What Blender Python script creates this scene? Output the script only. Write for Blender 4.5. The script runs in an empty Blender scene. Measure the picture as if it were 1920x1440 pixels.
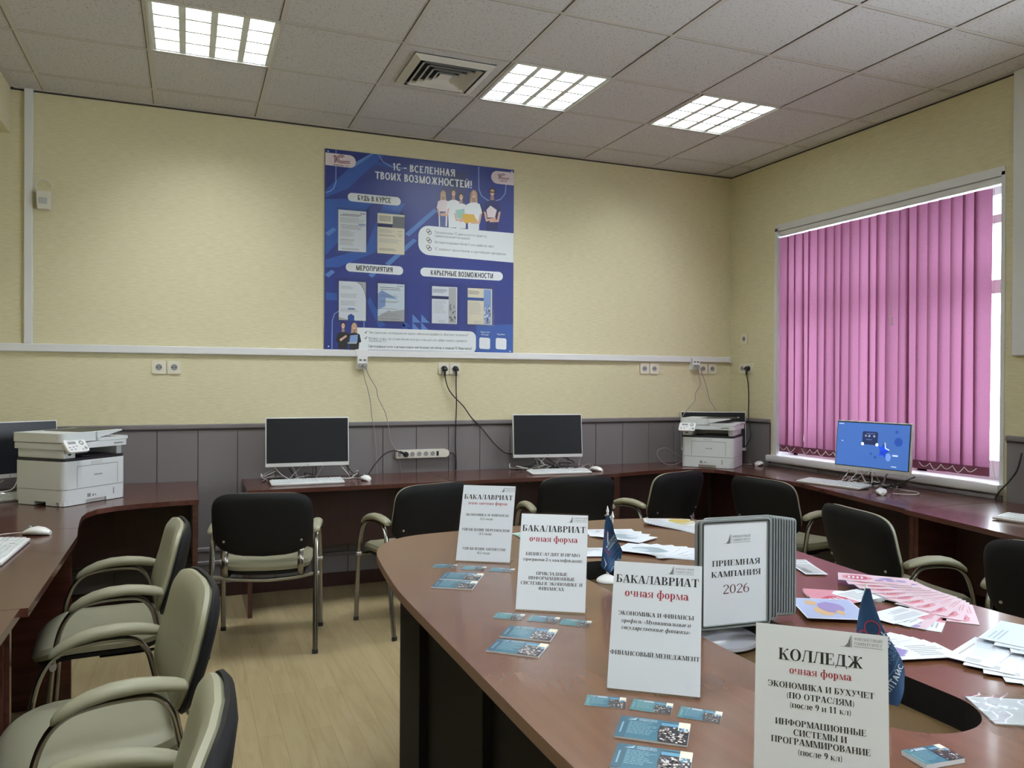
import bpy, bmesh, math, random
from mathutils import Vector, Matrix
C = bpy.context.scene
COL = C.collection
PI = math.pi
R = math.radians
rnd = random.Random(7)

# ------------------------------------------------------------------ camera, world, exposure
H = 3.10
F_PX = 1480.0
cam_d = bpy.data.cameras.new('camera'); cam = bpy.data.objects.new('camera', cam_d); COL.objects.link(cam)
cam_d.sensor_width = 36.0; cam_d.lens = 36.0*F_PX/1920.0; cam_d.clip_start = .02
yaw, pitch, roll = .3895, -.0045, .0054
fw = Vector((math.sin(yaw)*math.cos(pitch), math.cos(yaw)*math.cos(pitch), math.sin(pitch)))
r0 = Vector((math.cos(yaw), -math.sin(yaw), 0)); u0 = r0.cross(fw)
rr = r0*math.cos(roll)+u0*math.sin(roll); uu = u0*math.cos(roll)-r0*math.sin(roll)
m = Matrix.Identity(4)
for i in range(3):
    m[i][0] = rr[i]; m[i][1] = uu[i]; m[i][2] = -fw[i]
m.translation = Vector((.7888, -5.4081, H-1.7032))
cam.matrix_world = m
C.camera = cam
W = bpy.data.worlds.new('overcast_sky'); C.world = W; W.use_nodes = True
bg = W.node_tree.nodes['Background']
bg.inputs[0].default_value = (.86, .93, 1.0, 1); bg.inputs[1].default_value = 9.0
vs = C.view_settings
vs.view_transform = 'Standard'; vs.look = 'None'; vs.gamma = 1.0; vs.use_curve_mapping = False
vs.exposure = 0.48
LAMP = 55.0            # emission of the ceiling lamp tubes
WX = 4.98             # right wall plane
WY0, WY1, WZ0, WZ1 = -2.39, -.535, .828, 2.575   # window opening
W2Y0, W2Y1 = -6.3, -3.3               # unseen window added to the same wall to bring in more daylight
XL, YF = -.42, -7.6
def portal(loc, rot, w, h):
    pl = bpy.data.lights.new('window_portal', 'AREA'); pl.shape = 'RECTANGLE'; pl.size = w; pl.size_y = h; pl.cycles.is_portal = True
    po = bpy.data.objects.new('window_portal', pl); COL.objects.link(po); po.location = loc; po.rotation_euler = rot
portal((WX+.24, (WY0+WY1)/2, (WZ0+WZ1)/2), (0, PI/2, 0), WZ1-WZ0, WY1-WY0)
portal((WX+.24, (W2Y0+W2Y1)/2, (WZ0+WZ1)/2), (0, PI/2, 0), WZ1-WZ0, W2Y1-W2Y0)
C.cycles.max_bounces = 10; C.cycles.diffuse_bounces = 5; C.cycles.transparent_max_bounces = 16
C.cycles.caustics_reflective = False; C.cycles.caustics_refractive = False
C.cycles.sample_clamp_indirect = 6.0

# ------------------------------------------------------------------ materials
MATS = {}
def s2l(c): return tuple(((x/255.)/12.92 if x/255. <= .04045 else ((x/255.+.055)/1.055)**2.4) for x in c)
def mat(name, col=(.5,.5,.5), rough=.5, metal=0., spec=.5, emis=0., alpha=None, bump=0., bscale=80., var=0., vscale=6., coat=0.):
    if name in MATS: return MATS[name]
    M = bpy.data.materials.new(name); M.use_nodes = True; MATS[name] = M
    N, L = M.node_tree.nodes, M.node_tree.links
    b = N['Principled BSDF']
    b.inputs['Base Color'].default_value = (*col, 1); b.inputs['Roughness'].default_value = rough
    b.inputs['Metallic'].default_value = metal; b.inputs['Specular IOR Level'].default_value = spec
    b.inputs['Coat Weight'].default_value = coat
    if emis: b.inputs['Emission Color'].default_value = (*col, 1); b.inputs['Emission Strength'].default_value = emis
    if bump or var:
        tc = N.new('ShaderNodeTexCoord'); nz = N.new('ShaderNodeTexNoise'); L.new(tc.outputs['Object'], nz.inputs['Vector'])
        nz.inputs['Scale'].default_value = bscale if bump else vscale; nz.inputs['Detail'].default_value = 3
        if bump:
            bp = N.new('ShaderNodeBump'); bp.inputs['Strength'].default_value = bump; bp.inputs['Distance'].default_value = .002
            L.new(nz.outputs['Fac'], bp.inputs['Height']); L.new(bp.outputs[0], b.inputs['Normal'])
        if var:
            n2 = N.new('ShaderNodeTexNoise'); n2.inputs['Scale'].default_value = vscale; n2.inputs['Detail'].default_value = 4
            L.new(tc.outputs['Object'], n2.inputs['Vector'])
            mx = N.new('ShaderNodeMix'); mx.data_type = 'RGBA'; L.new(n2.outputs['Fac'], mx.inputs[0])
            mx.inputs[6].default_value = (*[x*(1-var) for x in col], 1); mx.inputs[7].default_value = (*[min(1, x*(1+var)) for x in col], 1)
            L.new(mx.outputs[2], b.inputs['Base Color'])
    return M
def wood(name, c1, c2, rough, scale=(1.2, 14, 14), spec=.5, coat=0.):
    M = bpy.data.materials.new(name); M.use_nodes = True; N, L = M.node_tree.nodes, M.node_tree.links
    b = N['Principled BSDF']; b.inputs['Roughness'].default_value = rough; b.inputs['Specular IOR Level'].default_value = spec
    b.inputs['Coat Weight'].default_value = coat; b.inputs['Coat Roughness'].default_value = .08
    tc = N.new('ShaderNodeTexCoord'); mp = N.new('ShaderNodeMapping'); mp.inputs['Scale'].default_value = scale
    nz = N.new('ShaderNodeTexNoise'); nz.inputs['Scale'].default_value = 2.2; nz.inputs['Detail'].default_value = 5; nz.inputs['Distortion'].default_value = .0
    cr = N.new('ShaderNodeValToRGB'); cr.color_ramp.elements[0].position = .3; cr.color_ramp.elements[1].position = .7
    cr.color_ramp.elements[0].color = (*c1, 1); cr.color_ramp.elements[1].color = (*c2, 1)
    L.new(tc.outputs['Object'], mp.inputs[0]); L.new(mp.outputs[0], nz.inputs['Vector']); L.new(nz.outputs['Fac'], cr.inputs[0]); L.new(cr.outputs[0], b.inputs['Base Color'])
    MATS[name] = M; return M
def nodemat(name):
    M = bpy.data.materials.new(name); M.use_nodes = True; MATS[name] = M
    return M, M.node_tree.nodes, M.node_tree.links, M.node_tree.nodes['Principled BSDF']

# wallpaper: pale yellow with fine woven ribs
M, N, L, b = nodemat('wallpaper')
b.inputs['Roughness'].default_value = .75; b.inputs['Specular IOR Level'].default_value = .25
tc = N.new('ShaderNodeTexCoord'); mp = N.new('ShaderNodeMapping'); mp.inputs['Scale'].default_value = (18, 18, 150)
nz = N.new('ShaderNodeTexNoise'); nz.inputs['Scale'].default_value = 1.0; nz.inputs['Detail'].default_value = 2
L.new(tc.outputs['Object'], mp.inputs[0]); L.new(mp.outputs[0], nz.inputs['Vector'])
cr = N.new('ShaderNodeValToRGB'); cr.color_ramp.elements[0].position = .35; cr.color_ramp.elements[1].position = .65
cr.color_ramp.elements[0].color = (.65, .60, .40, 1); cr.color_ramp.elements[1].color = (.71, .66, .45, 1)
L.new(nz.outputs['Fac'], cr.inputs[0]); L.new(cr.outputs[0], b.inputs['Base Color'])
bp = N.new('ShaderNodeBump'); bp.inputs['Strength'].default_value = .35; bp.inputs['Distance'].default_value = .003
L.new(nz.outputs['Fac'], bp.inputs['Height']); L.new(bp.outputs[0], b.inputs['Normal'])
# mineral-fibre ceiling tile with pits
M, N, L, b = nodemat('ceiling_tile')
b.inputs['Roughness'].default_value = .9; b.inputs['Specular IOR Level'].default_value = .1
tc = N.new('ShaderNodeTexCoord'); nz = N.new('ShaderNodeTexNoise'); nz.inputs['Scale'].default_value = 95; nz.inputs['Detail'].default_value = 2
L.new(tc.outputs['Object'], nz.inputs['Vector'])
cr = N.new('ShaderNodeValToRGB'); cr.color_ramp.elements[0].position = .30; cr.color_ramp.elements[1].position = .42
cr.color_ramp.elements[0].color = (.38, .37, .37, 1); cr.color_ramp.elements[1].color = (.62, .61, .61, 1)
L.new(nz.outputs['Fac'], cr.inputs[0]); L.new(cr.outputs[0], b.inputs['Base Color'])
# laminate floor planks
M, N, L, b = nodemat('laminate')
b.inputs['Roughness'].default_value = .42
tc = N.new('ShaderNodeTexCoord'); mp = N.new('ShaderNodeMapping'); mp.inputs['Rotation'].default_value = (0, 0, R(90))
bt = N.new('ShaderNodeTexBrick'); bt.inputs['Scale'].default_value = 1.0; bt.inputs['Brick Width'].default_value = 1.1; bt.inputs['Row Height'].default_value = .095
bt.inputs['Mortar Size'].default_value = .0012; bt.offset = .37
bt.inputs['Color1'].default_value = (.38, .305, .165, 1); bt.inputs['Color2'].default_value = (.43, .345, .195, 1); bt.inputs['Mortar'].default_value = (.29, .23, .12, 1)
L.new(tc.outputs['Object'], mp.inputs[0]); L.new(mp.outputs[0], bt.inputs['Vector'])
m2 = N.new('ShaderNodeMapping'); m2.inputs['Scale'].default_value = (22, 2.2, 1); L.new(tc.outputs['Object'], m2.inputs[0])
nz = N.new('ShaderNodeTexNoise'); nz.inputs['Scale'].default_value = 1.0; nz.inputs['Detail'].default_value = 6; nz.inputs['Distortion'].default_value = 1.2
L.new(m2.outputs[0], nz.inputs['Vector'])
mx = N.new('ShaderNodeMix'); mx.data_type = 'RGBA'; mx.blend_type = 'MULTIPLY'; mx.inputs[0].default_value = .5
cr = N.new('ShaderNodeValToRGB'); cr.color_ramp.elements[0].position = .3; cr.color_ramp.elements[0].color = (.72, .66, .56, 1); cr.color_ramp.elements[1].position = .6
L.new(nz.outputs['Fac'], cr.inputs[0]); L.new(bt.outputs['Color'], mx.inputs[6]); L.new(cr.outputs[0], mx.inputs[7]); L.new(mx.outputs[2], b.inputs['Base Color'])
# blind fabric: diffuse + translucent, woven
M, N, L, b = nodemat('blind_fabric')
N.remove(b); out = N['Material Output']
tc = N.new('ShaderNodeTexCoord'); nz = N.new('ShaderNodeTexNoise'); nz.inputs['Scale'].default_value = 260; nz.inputs['Detail'].default_value = 2
L.new(tc.outputs['Object'], nz.inputs['Vector'])
cr = N.new('ShaderNodeValToRGB'); cr.color_ramp.elements[0].position = .35; cr.color_ramp.elements[1].position = .68
cr.color_ramp.elements[0].color = (.26, .055, .12, 1); cr.color_ramp.elements[1].color = (.34, .10, .18, 1)
L.new(nz.outputs['Fac'], cr.inputs[0])
d = N.new('ShaderNodeBsdfDiffuse'); t = N.new('ShaderNodeBsdfTranslucent'); mxs = N.new('ShaderNodeMixShader'); mxs.inputs[0].default_value = .5; t.inputs[0].default_value = (.185, .078, .130, 1)
L.new(cr.outputs[0], d.inputs[0]); L.new(d.outputs[0], mxs.inputs[1]); L.new(t.outputs[0], mxs.inputs[2]); L.new(mxs.outputs[0], out.inputs[0])
mat('blind_hem', (.16, .035, .07), .8)
# clear sheets
def clear(name, a, col=(.9, .95, .95), rough=.05):
    M, N, L, b = nodemat(name); N.remove(b); out = N['Material Output']
    tr = N.new('ShaderNodeBsdfTransparent'); gl = N.new('ShaderNodeBsdfGlossy'); gl.inputs['Roughness'].default_value = rough
    tr.inputs[0].default_value = (*col, 1); mxs = N.new('ShaderNodeMixShader')
    lw = N.new('ShaderNodeLayerWeight'); lw.inputs[0].default_value = .25
    mt = N.new('ShaderNodeMath'); mt.operation = 'MULTIPLY_ADD'; mt.inputs[1].default_value = .3; mt.inputs[2].default_value = a
    L.new(lw.outputs['Fresnel'], mt.inputs[0]); L.new(mt.outputs[0], mxs.inputs[0])
    L.new(tr.outputs[0], mxs.inputs[1]); L.new(gl.outputs[0], mxs.inputs[2]); L.new(mxs.outputs[0], out.inputs[0])
    return M
clear('clear_acrylic', .008, (.995, .997, 1.0), .08); clear('window_glass', .02, (.97, .99, 1)); clear('clear_film', .14, (.93, .95, .95), .12)
mat('base_plastic', (.42, .43, .48), .22)
wood('desk_wood', s2l((72, 40, 34)), s2l((88, 52, 44)), .24, (1.0, 16, 16), .5, .25)
wood('desk_wood_cross', s2l((72, 40, 34)), s2l((88, 52, 44)), .24, (16, 1.0, 16), .5, .25)
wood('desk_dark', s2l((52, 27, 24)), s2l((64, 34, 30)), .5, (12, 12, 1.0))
wood('table_wood', s2l((98, 64, 44)), s2l((108, 72, 50)), .26, (14, 1.2, 14), .5, .22)
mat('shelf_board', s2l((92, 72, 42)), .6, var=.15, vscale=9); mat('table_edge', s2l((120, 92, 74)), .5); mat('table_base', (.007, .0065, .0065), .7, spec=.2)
mat('wainscot', s2l((118, 113, 115)), .45, bump=.15, bscale=60); mat('wainscot_gap', s2l((70, 64, 66)), .6)
mat('white_plastic', (.76, .77, .77), .35); mat('offwhite_plastic', (.72, .70, .62), .4); mat('white_pvc', (.74, .75, .76), .35)
mat('ivory_socket', (.74, .70, .58), .35); mat('socket_dark', (.20, .19, .16), .5)
mat('black_plastic', (.012, .012, .014), .42); mat('black_shell', (.006, .006, .007), .6, spec=.25, bump=.2, bscale=300)
mat('screen_off', (.010, .012, .017), .30, spec=.3); mat('grey_plastic', (.26, .27, .28), .45); mat('grey_frame', s2l((124, 131, 132)), .4)
mat('leather', s2l((146, 144, 122)), .48, bump=.12, bscale=350); mat('chrome', (.30, .29, .27), .25, 1.0); mat('silver', (.6, .6, .6), .3, .8)
mat('printer_white', (.70, .74, .76), .4); mat('printer_grey', (.62, .63, .62), .45); mat('line_grey', (.28, .29, .3), .5)
mat('paper', (.74, .79, .86), .6); mat('paper_cream', (.78, .73, .58), .6); mat('paper_blue', (.62, .72, .80), .55); mat('paper_grey', (.46, .48, .50), .6)
mat('ink', (.012, .012, .014), .6); mat('ink_grey', (.17, .18, .19), .6); mat('ink_soft', (.42, .44, .47), .6); mat('ink_red', s2l((158, 48, 68)), .6)
mat('lamp_tube', (.93, .98, 1.03), .5, emis=LAMP); mat('lamp_tube_weak', (.93, .98, 1.03), .5, emis=LAMP*.8); mat('lamp_metal', (.72, .77, .75), .35, .2); mat('tbar', (.56, .53, .49), .5); mat('tbar_gap', (.05, .045, .04), .8)
mat('alu_white', (.66, .65, .61), .45); mat('vent_dark', (.03, .03, .03), .8)
mat('cable_black', (.012, .012, .012), .5); mat('cable_grey', (.30, .29, .28), .5); mat('cable_white', (.68, .68, .66), .45); mat('brass', (.5, .38, .2), .3, .9)

# ------------------------------------------------------------------ mesh helpers
def bm_new(): return bmesh.new()
def box(bm, x0, x1, y0, y1, z0, z1, m=0, bev=0., seg=2, M=None):
    t = bmesh.new()
    bmesh.ops.create_cube(t, size=1)
    for v in t.verts:
        v.co = Vector(((x0+x1)/2+v.co.x*(x1-x0), (y0+y1)/2+v.co.y*(y1-y0), (z0+z1)/2+v.co.z*(z1-z0)))
    if bev: bmesh.ops.bevel(t, geom=t.edges[:], offset=bev, segments=seg, affect='EDGES', profile=.5)
    merge(bm, t, m, M)
def merge(bm, t, m=0, M=None):
    vm = {}
    for v in t.verts: vm[v] = bm.verts.new(M @ v.co if M else v.co)
    for f in t.faces:
        try:
            g = bm.faces.new([vm[v] for v in f.verts]); g.material_index = m if m is not None else f.material_index
        except ValueError: pass
    t.free()
def poly(bm, pts, m=0):
    try:
        f = bm.faces.new([bm.verts.new(Vector(p)) for p in pts]); f.material_index = m; return f
    except ValueError: return None
def prism(bm, pts, z0, z1, m=0, side=None, M=None):
    f = (lambda x, y, z: M @ Vector((x, y, z))) if M else (lambda x, y, z: Vector((x, y, z)))
    a = sum(pts[i][0]*pts[(i+1) % len(pts)][1]-pts[(i+1) % len(pts)][0]*pts[i][1] for i in range(len(pts)))
    if a < 0: pts = pts[::-1]
    lo = [bm.verts.new(f(x, y, z0)) for x, y in pts]; hi = [bm.verts.new(f(x, y, z1)) for x, y in pts]
    bm.faces.new(hi).material_index = m; bm.faces.new(lo[::-1]).material_index = m if side is None else side
    n = len(pts)
    for i in range(n):
        g = bm.faces.new((lo[i], lo[(i+1) % n], hi[(i+1) % n], hi[i])); g.material_index = m if side is None else side
def rings(bm, RS, m=0, cap0=True, cap1=True, closed=True):
    V = [[bm.verts.new(Vector(p)) for p in ring] for ring in RS]
    n = len(V[0])
    for a, b_ in zip(V[:-1], V[1:]):
        for i in range(n if closed else n-1):
            j = (i+1) % n
            bm.faces.new((a[i], a[j], b_[j], b_[i])).material_index = m
    if cap0: bm.faces.new(V[0][::-1]).material_index = m
    if cap1: bm.faces.new(V[-1]).material_index = m
def smooth_path(pts, k=6):
    P = [Vector(p) for p in pts]
    if len(P) < 3: return P
    out = []
    for i in range(len(P)-1):
        a = P[max(0, i-1)]; b_ = P[i]; c = P[i+1]; d = P[min(len(P)-1, i+2)]
        for j in range(k):
            t = j/k
            out.append(.5*((2*b_)+(c-a)*t+(2*a-5*b_+4*c-d)*t*t+(3*b_-a-3*c+d)*t**3))
    out.append(P[-1]); return out
def tube(bm, pts, r, seg=8, m=0, ry=None, up=None):
    P = [Vector(p) for p in pts]; RS = []; prev = None
    for i, p in enumerate(P):
        d = (P[min(i+1, len(P)-1)]-P[max(i-1, 0)])
        if d.length < 1e-9: d = Vector((0, 0, 1))
        d.normalize()
        if prev is None:
            a = Vector(up) if up else (Vector((0, 0, 1)) if abs(d.z) < .9 else Vector((1, 0, 0)))
            s = d.cross(a).normalized()
        else:
            s = (prev-d*prev.dot(d))
            s = s.normalized() if s.length > 1e-6 else prev
        prev = s; t = d.cross(s)
        RS.append([p+s*(r*math.cos(2*PI*k/seg))+t*((ry or r)*math.sin(2*PI*k/seg)) for k in range(seg)])
    rings(bm, RS, m)
def cyl(bm, p0, p1, r, seg=16, m=0): tube(bm, [p0, p1], r, seg, m)
def lathe(bm, prof, seg=24, m=0, c=(0, 0, 0)):
    RS = [[(c[0]+r_*math.cos(2*PI*k/seg), c[1]+r_*math.sin(2*PI*k/seg), c[2]+z) for k in range(seg)] for r_, z in prof]
    rings(bm, RS, m)
def rrect(w, h, r, n=5, cx=0, cy=0):
    o = []
    for (sx, sy, a0) in ((1, 1, 0), (-1, 1, 90), (-1, -1, 180), (1, -1, 270)):
        for k in range(n+1):
            a = R(a0+90*k/n); o.append((cx+sx*(w/2-r)+r*math.cos(a), cy+sy*(h/2-r)+r*math.sin(a)))
    return o
def circ(cx, cy, r, n=20, ry=None): return [(cx+r*math.cos(2*PI*k/n), cy+(ry or r)*math.sin(2*PI*k/n)) for k in range(n)]
def mesh(name, bm, mats, smooth=True, ang=38):
    bmesh.ops.recalc_face_normals(bm, faces=bm.faces[:]) if smooth != 'flat' else None
    me = bpy.data.meshes.new(name)
    if smooth is True:
        for f in bm.faces: f.smooth = True
        for e in bm.edges:
            if len(e.link_faces) == 2 and e.calc_face_angle(0) > R(ang): e.smooth = False
    bm.to_mesh(me); bm.free()
    for k in (mats if isinstance(mats, (list, tuple)) else [mats]): me.materials.append(MATS[k] if isinstance(k, str) else k)
    return me
def obj(name, bm, mats, parent=None, loc=(0, 0, 0), rz=0, smooth=True, label=None):
    o = bpy.data.objects.new(name, mesh(name, bm, mats, smooth)); COL.objects.link(o)
    o.location = loc; o.rotation_euler = (0, 0, rz)
    if parent: o.parent = parent
    if label: o['label'] = label
    return o
def tag(o, label, cat, group=None, kind=None):
    o['label'] = label; o['category'] = cat
    if group: o['group'] = group
    if kind: o['kind'] = kind
    return o
def thing(name, label, cat, loc=(0, 0, 0), rz=0, group=None):
    o = bpy.data.objects.new(name, None); COL.objects.link(o); o.empty_display_size = .05
    o.location = loc; o.rotation_euler = (0, 0, rz)
    return tag(o, label, cat, group)
def struct(name, bm, mats, parent=None, smooth=False, label=None):
    o = obj(name, bm, mats, parent, smooth=smooth)
    if not parent: o['kind'] = 'structure'
    if label: o['label'] = label
    return o
def dup(root, loc, rz, label, group=None):
    r_ = root.copy(); COL.objects.link(r_); r_.location = loc; r_.rotation_euler = (0, 0, rz); r_['label'] = label
    if group: r_['group'] = group
    for ch in list(root.children):
        c = ch.copy(); COL.objects.link(c); c.parent = r_
        for g in ch.children:
            d_ = g.copy(); COL.objects.link(d_); d_.parent = c
    return r_

# ------------------------------------------------------------------ lettering
def serif(text, T=.17, t=.05, plain=False):
    """Book-face letters as polygons; capital height 1. Returns (polygons, width)."""
    OUT = []; X = 0.
    s = t; hz = t if plain else .06
    def glyph(ch):
        P = []; k = [1., 1.]
        def Rc(a, b_, c, d): P.append([(a, b_), (c, b_), (c, d), (a, d)])
        def Ln(xb, yb, xt, yt, w): P.append([(xb, yb), (xb+w, yb), (xt+w, yt), (xt, yt)])
        def Ar(cx, cy, rx, ry, wx, wy, a0, a1, n=14):
            for i in range(n):
                a, b_ = R(a0+(a1-a0)*i/n), R(a0+(a1-a0)*(i+1)/n)
                P.append([(cx+(rx-wx)*math.cos(a), cy+(ry-wy)*math.sin(a)), (cx+rx*math.cos(a), cy+ry*math.sin(a)), (cx+rx*math.cos(b_), cy+ry*math.sin(b_)), (cx+(rx-wx)*math.cos(b_), cy+(ry-wy)*math.sin(b_))])
        def Ball(x, y, r):
            if not plain: P.append(circ(x, y, r, 10))
        def Sf(*a):
            if not plain: Rc(*a)
        def S(x, y0=0, y1=1, w=None):
            w = w or T; Rc(x, y0, x+w, y1); Sf(x-.07, y0, x+w+.07, y0+s); Sf(x-.07, y1-s, x+w+.07, y1)
        low = ch.lower() == ch and ch.isalpha()
        if low and ch in 'вгджзийклмнптцчшщъыьэюях':
            k = [.84, .68]; g = ch.upper()
        else: g = ch
        g = dict(zip('AEXPTMCc', 'АЕХРТМСс')).get(g, g)
        a = .6
        if g == 'А': Ln(.04, 0, .31, 1, hz); Ln(.53, 0, .29, 1, T+.02); Rc(.17, .3, .55, .3+t); Sf(0, 0, .22, s); Sf(.44, 0, .80, s); a = .80
        elif g == 'Б': S(.08); Rc(.08, 1-s, .62, 1); Sf(.57, .76, .62, 1); Rc(.2, .55-t, .38, .55); Ar(.36, .275, .32, .275, T, t, -90, 90); Rc(.08, 0, .36, t); a = .74
        elif g == 'В': S(.08); Ar(.36, .265, .33, .265, T, t, -90, 90); Ar(.34, .76, .29, .24, T, t, -90, 90); Rc(.2, .5, .36, .5+t); Rc(.08, 0, .36, t); Rc(.08, 1-t, .34, 1); a = .75
        elif g == 'Г': S(.08); Rc(.08, 1-s, .6, 1); Sf(.55, .72, .6, 1); a = .63
        elif g == 'Д': Rc(.22, 1-s, .74, 1); Ln(.12, .05, .27, 1, hz); Rc(.50, 0, .50+T, 1); Rc(.02, 0, .82, t+.01); Rc(.02, -.2, .07, t); Rc(.77, -.2, .82, t); a = .86
        elif g == 'Е': S(.08); Rc(.08, 1-s, .62, 1); Sf(.57, .74, .62, 1); Rc(.08, 0, .65, s); Sf(.60, 0, .65, .27); Rc(.2, .5-t/2, .46, .5+t/2); Sf(.42, .37, .46, .63); a = .71
        elif g == 'Ж':
            S(.45); Ln(.04, 0, .36, .52, T*.9); Ln(.86, 0, .54, .52, T*.9); Ln(.42, .46, .10 if plain else .12, 1 if plain else .94, hz); Ln(.56, .46, .86, 1 if plain else .94, hz)
            Ball(.12, .91, .075); Ball(.95, .91, .075); Sf(-.02, 0, .24, s); Sf(.80, 0, 1.06, s); a = 1.08
        elif g == 'З': Ar(.30, .265, .34, .275, T, t, -160, 90); Ar(.28, .76, .29, .25, T*.95, t, -90, 155); Rc(.2, .5, .32, .5+t); a = .68
        elif g in 'ИЙ':
            S(.08); S(.60); Ln(.23, .05, .58, .95, hz); a = .86
            if g == 'Й': Ar(.43, 1.22, .17, .15, .06, .08, 180, 360)
        elif g == 'К': S(.08); Ln(.24, .42, .58, 1 if plain else .94, hz); Ball(.66, .91, .075); Ln(.56, 0, .27, .54, T); Sf(.48, 0, .82, s); a = .82
        elif g == 'Л': Ln(.08, 0 if plain else .06, .25, 1, hz); Ball(.09, .075, .075); Rc(.2, 1-s, .64, 1); S(.54); a = .82
        elif g == 'М': Rc(.10, 0, .10+hz, 1); Sf(.02, 0, .26, s); Sf(.02, 1-s, .2, 1); S(.76); Ln(.42, 0, .10, 1, T*.95); Ln(.46, 0, .76, 1, hz); a = 1.02
        elif g == 'Н': S(.08); S(.60); Rc(.2, .5-t/2, .62, .5+t/2); a = .87
        elif g == 'О': Ar(.42, .5, .40, .52, T, t, 0, 360, 22); a = .85
        elif g == 'П': S(.08); S(.60); Rc(.08, 1-s, .74, 1); a = .87
        elif g == 'Р': S(.08); Ar(.36, .74, .31, .26, T, t, -90, 90); Rc(.2, 1-t, .36, 1); Rc(.2, .48, .36, .48+t); a = .71
        elif g == 'С': Ar(.42, .5, .40, .52, T, t, 46, 314, 18); Sf(.67, .64, .72, 1.0); a = .77
        elif g == 'Т': S(.30); Rc(.02, 1-s, .74, 1); Sf(.02, .72, .07, 1); Sf(.69, .72, .74, 1); a = .77
        elif g == 'У': Ln(.34, .34, .08, 1, T); Ln(.22, 0 if plain else .05, .60, 1, hz); Ball(.2, .085, .09); Sf(0, 1-s, .34, 1); Sf(.52, 1-s, .76, 1); a = .76
        elif g == 'Ф': S(.42); Ar(.36, .52, .31, .30, T*.9, t, 90, 270); Ar(.65, .52, .31, .30, T*.9, t, -90, 90); Rc(.36, .82-t, .65, .82); Rc(.36, .22, .65, .22+t); a = 1.01
        elif g == 'Х': Ln(.54, 0, .08, 1, T+.03); Ln(.06, 0, .58, 1, hz); Sf(0, 0, .26, s); Sf(.46, 0, .82, s); Sf(0, 1-s, .34, 1); Sf(.52, 1-s, .78, 1); a = .82
        elif g == 'Ц': S(.08); S(.60); Rc(.08, 0, .88, s); Rc(.83, -.2, .88, s); a = .92
        elif g == 'Ч': S(.56); Rc(.08, .62, .08+T, 1); Sf(.01, 1-s, .08+T+.07, 1); Ar(.38, .64, .30, .25, T, t, 180, 275); Rc(.36, .39, .6, .39+t); a = .83
        elif g == 'Ш': S(.08); S(.47); S(.86); Rc(.08, 0, 1.0, s); a = 1.13
        elif g in 'ЫЬ':
            S(.08); Ar(.36, .275, .31, .275, T, t, -90, 90); Rc(.2, .55-t, .36, .55); Rc(.08, 0, .36, t); a = .72
            if g == 'Ы': S(.80); a = 1.06
        elif g == 'Э': Ar(.34, .5, .41, .52, T, t, -138, 138, 18); Rc(.2, .48, .66, .48+t); Sf(.03, .64, .08, 1); a = .79
        elif g == 'Я': S(.54); Ar(.36, .74, .31, .26, T, t, 90, 270); Rc(.36, 1-t, .56, 1); Rc(.36, .48, .56, .48+t); Ln(.06, 0, .34, .5, T*.9); Sf(0, 0, .24, s); a = .80
        elif g == 'а': Rc(.37, .04, .37+T, .5); Rc(.45, 0, .63, t+.02); Ar(.29, .46, .25, .23, T, t, 0, 165); Ar(.26, .19, .25, .205, T*.9, t, 0, 360); a = .63
        elif g == 'е': Ar(.29, .34, .28, .355, T, t, 0, 322, 16); Rc(.1, .36, .54, .36+t); a = .58
        elif g == 'о': Ar(.3, .34, .29, .355, T, t, 0, 360, 16); a = .61
        elif g == 'р': S(.07, -.28, .68); Ar(.33, .34, .29, .355, T, t, -120, 120, 14); a = .67
        elif g == 'с': Ar(.29, .34, .28, .355, T, t, 40, 320, 14); a = .55
        elif g == 'у': Ln(.28, .08, .06, .68, T); Ln(.12, -.22, .46, .68, hz); Ball(.11, -.2, .07); a = .6
        elif g == 'ф': S(.38, -.28, 1.); Ar(.33, .34, .29, .355, T*.9, t, 60, 300); Ar(.60, .34, .29, .355, T*.9, t, -120, 120); a = .93
        elif g == '0': Ar(.3, .5, .27, .51, T, t, 0, 360, 18); a = .6
        elif g == '1': S(.22); Ln(.06, .76, .22, 1, hz+.03); a = .6
        elif g == '2': Ar(.3, .73, .26, .28, T, t, -30, 170); Ln(.05, .05, .40, .60, T*.8); Rc(.05, 0, .56, .04+T*.6); a = .6
        elif g == '3': Ar(.27, .28, .28, .29, T, t, -160, 90); Ar(.26, .77, .25, .24, T, t, -90, 155); a = .6
        elif g == '4': Rc(.34, 0, .34+T, 1); Ln(.03, .3, .34, 1, hz); Rc(.03, .25, .6, .25+t*1.6); a = .62
        elif g == '5': Ar(.26, .31, .30, .32, T, t, -160, 110); Rc(.12, .88, .53, 1); Ln(.08, .5, .13, 1, hz); a = .6
        elif g == '6': Ar(.3, .31, .27, .32, T, t, 0, 360); Ar(.47, .40, .44, .62, T, t, 98, 190); a = .6
        elif g == '9': Ar(.3, .69, .27, .32, T, t, 0, 360); Ar(.13, .60, .44, .62, T, t, -82, 10); a = .6
        elif g == '(': Ar(.42, .38, .34, .66, .09, .02, 125, 235); a = .32
        elif g == ')': Ar(-.08, .38, .34, .66, .09, .02, -55, 55); a = .32
        elif g == ',': Ball(.14, .07, .08); Ln(.06, -.2, .14, .05, .06); a = .28
        elif g == '-': Rc(.04, .28, .32, .40); a = .36
        elif g in '«»':
            for q in (0, .2):
                if g == '«': Ln(.2+q, .1, .06+q, .34, .07); Ln(.06+q, .32, .2+q, .56, .07)
                else: Ln(.06+q, .1, .2+q, .34, .07); Ln(.2+q, .32, .06+q, .56, .07)
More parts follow.
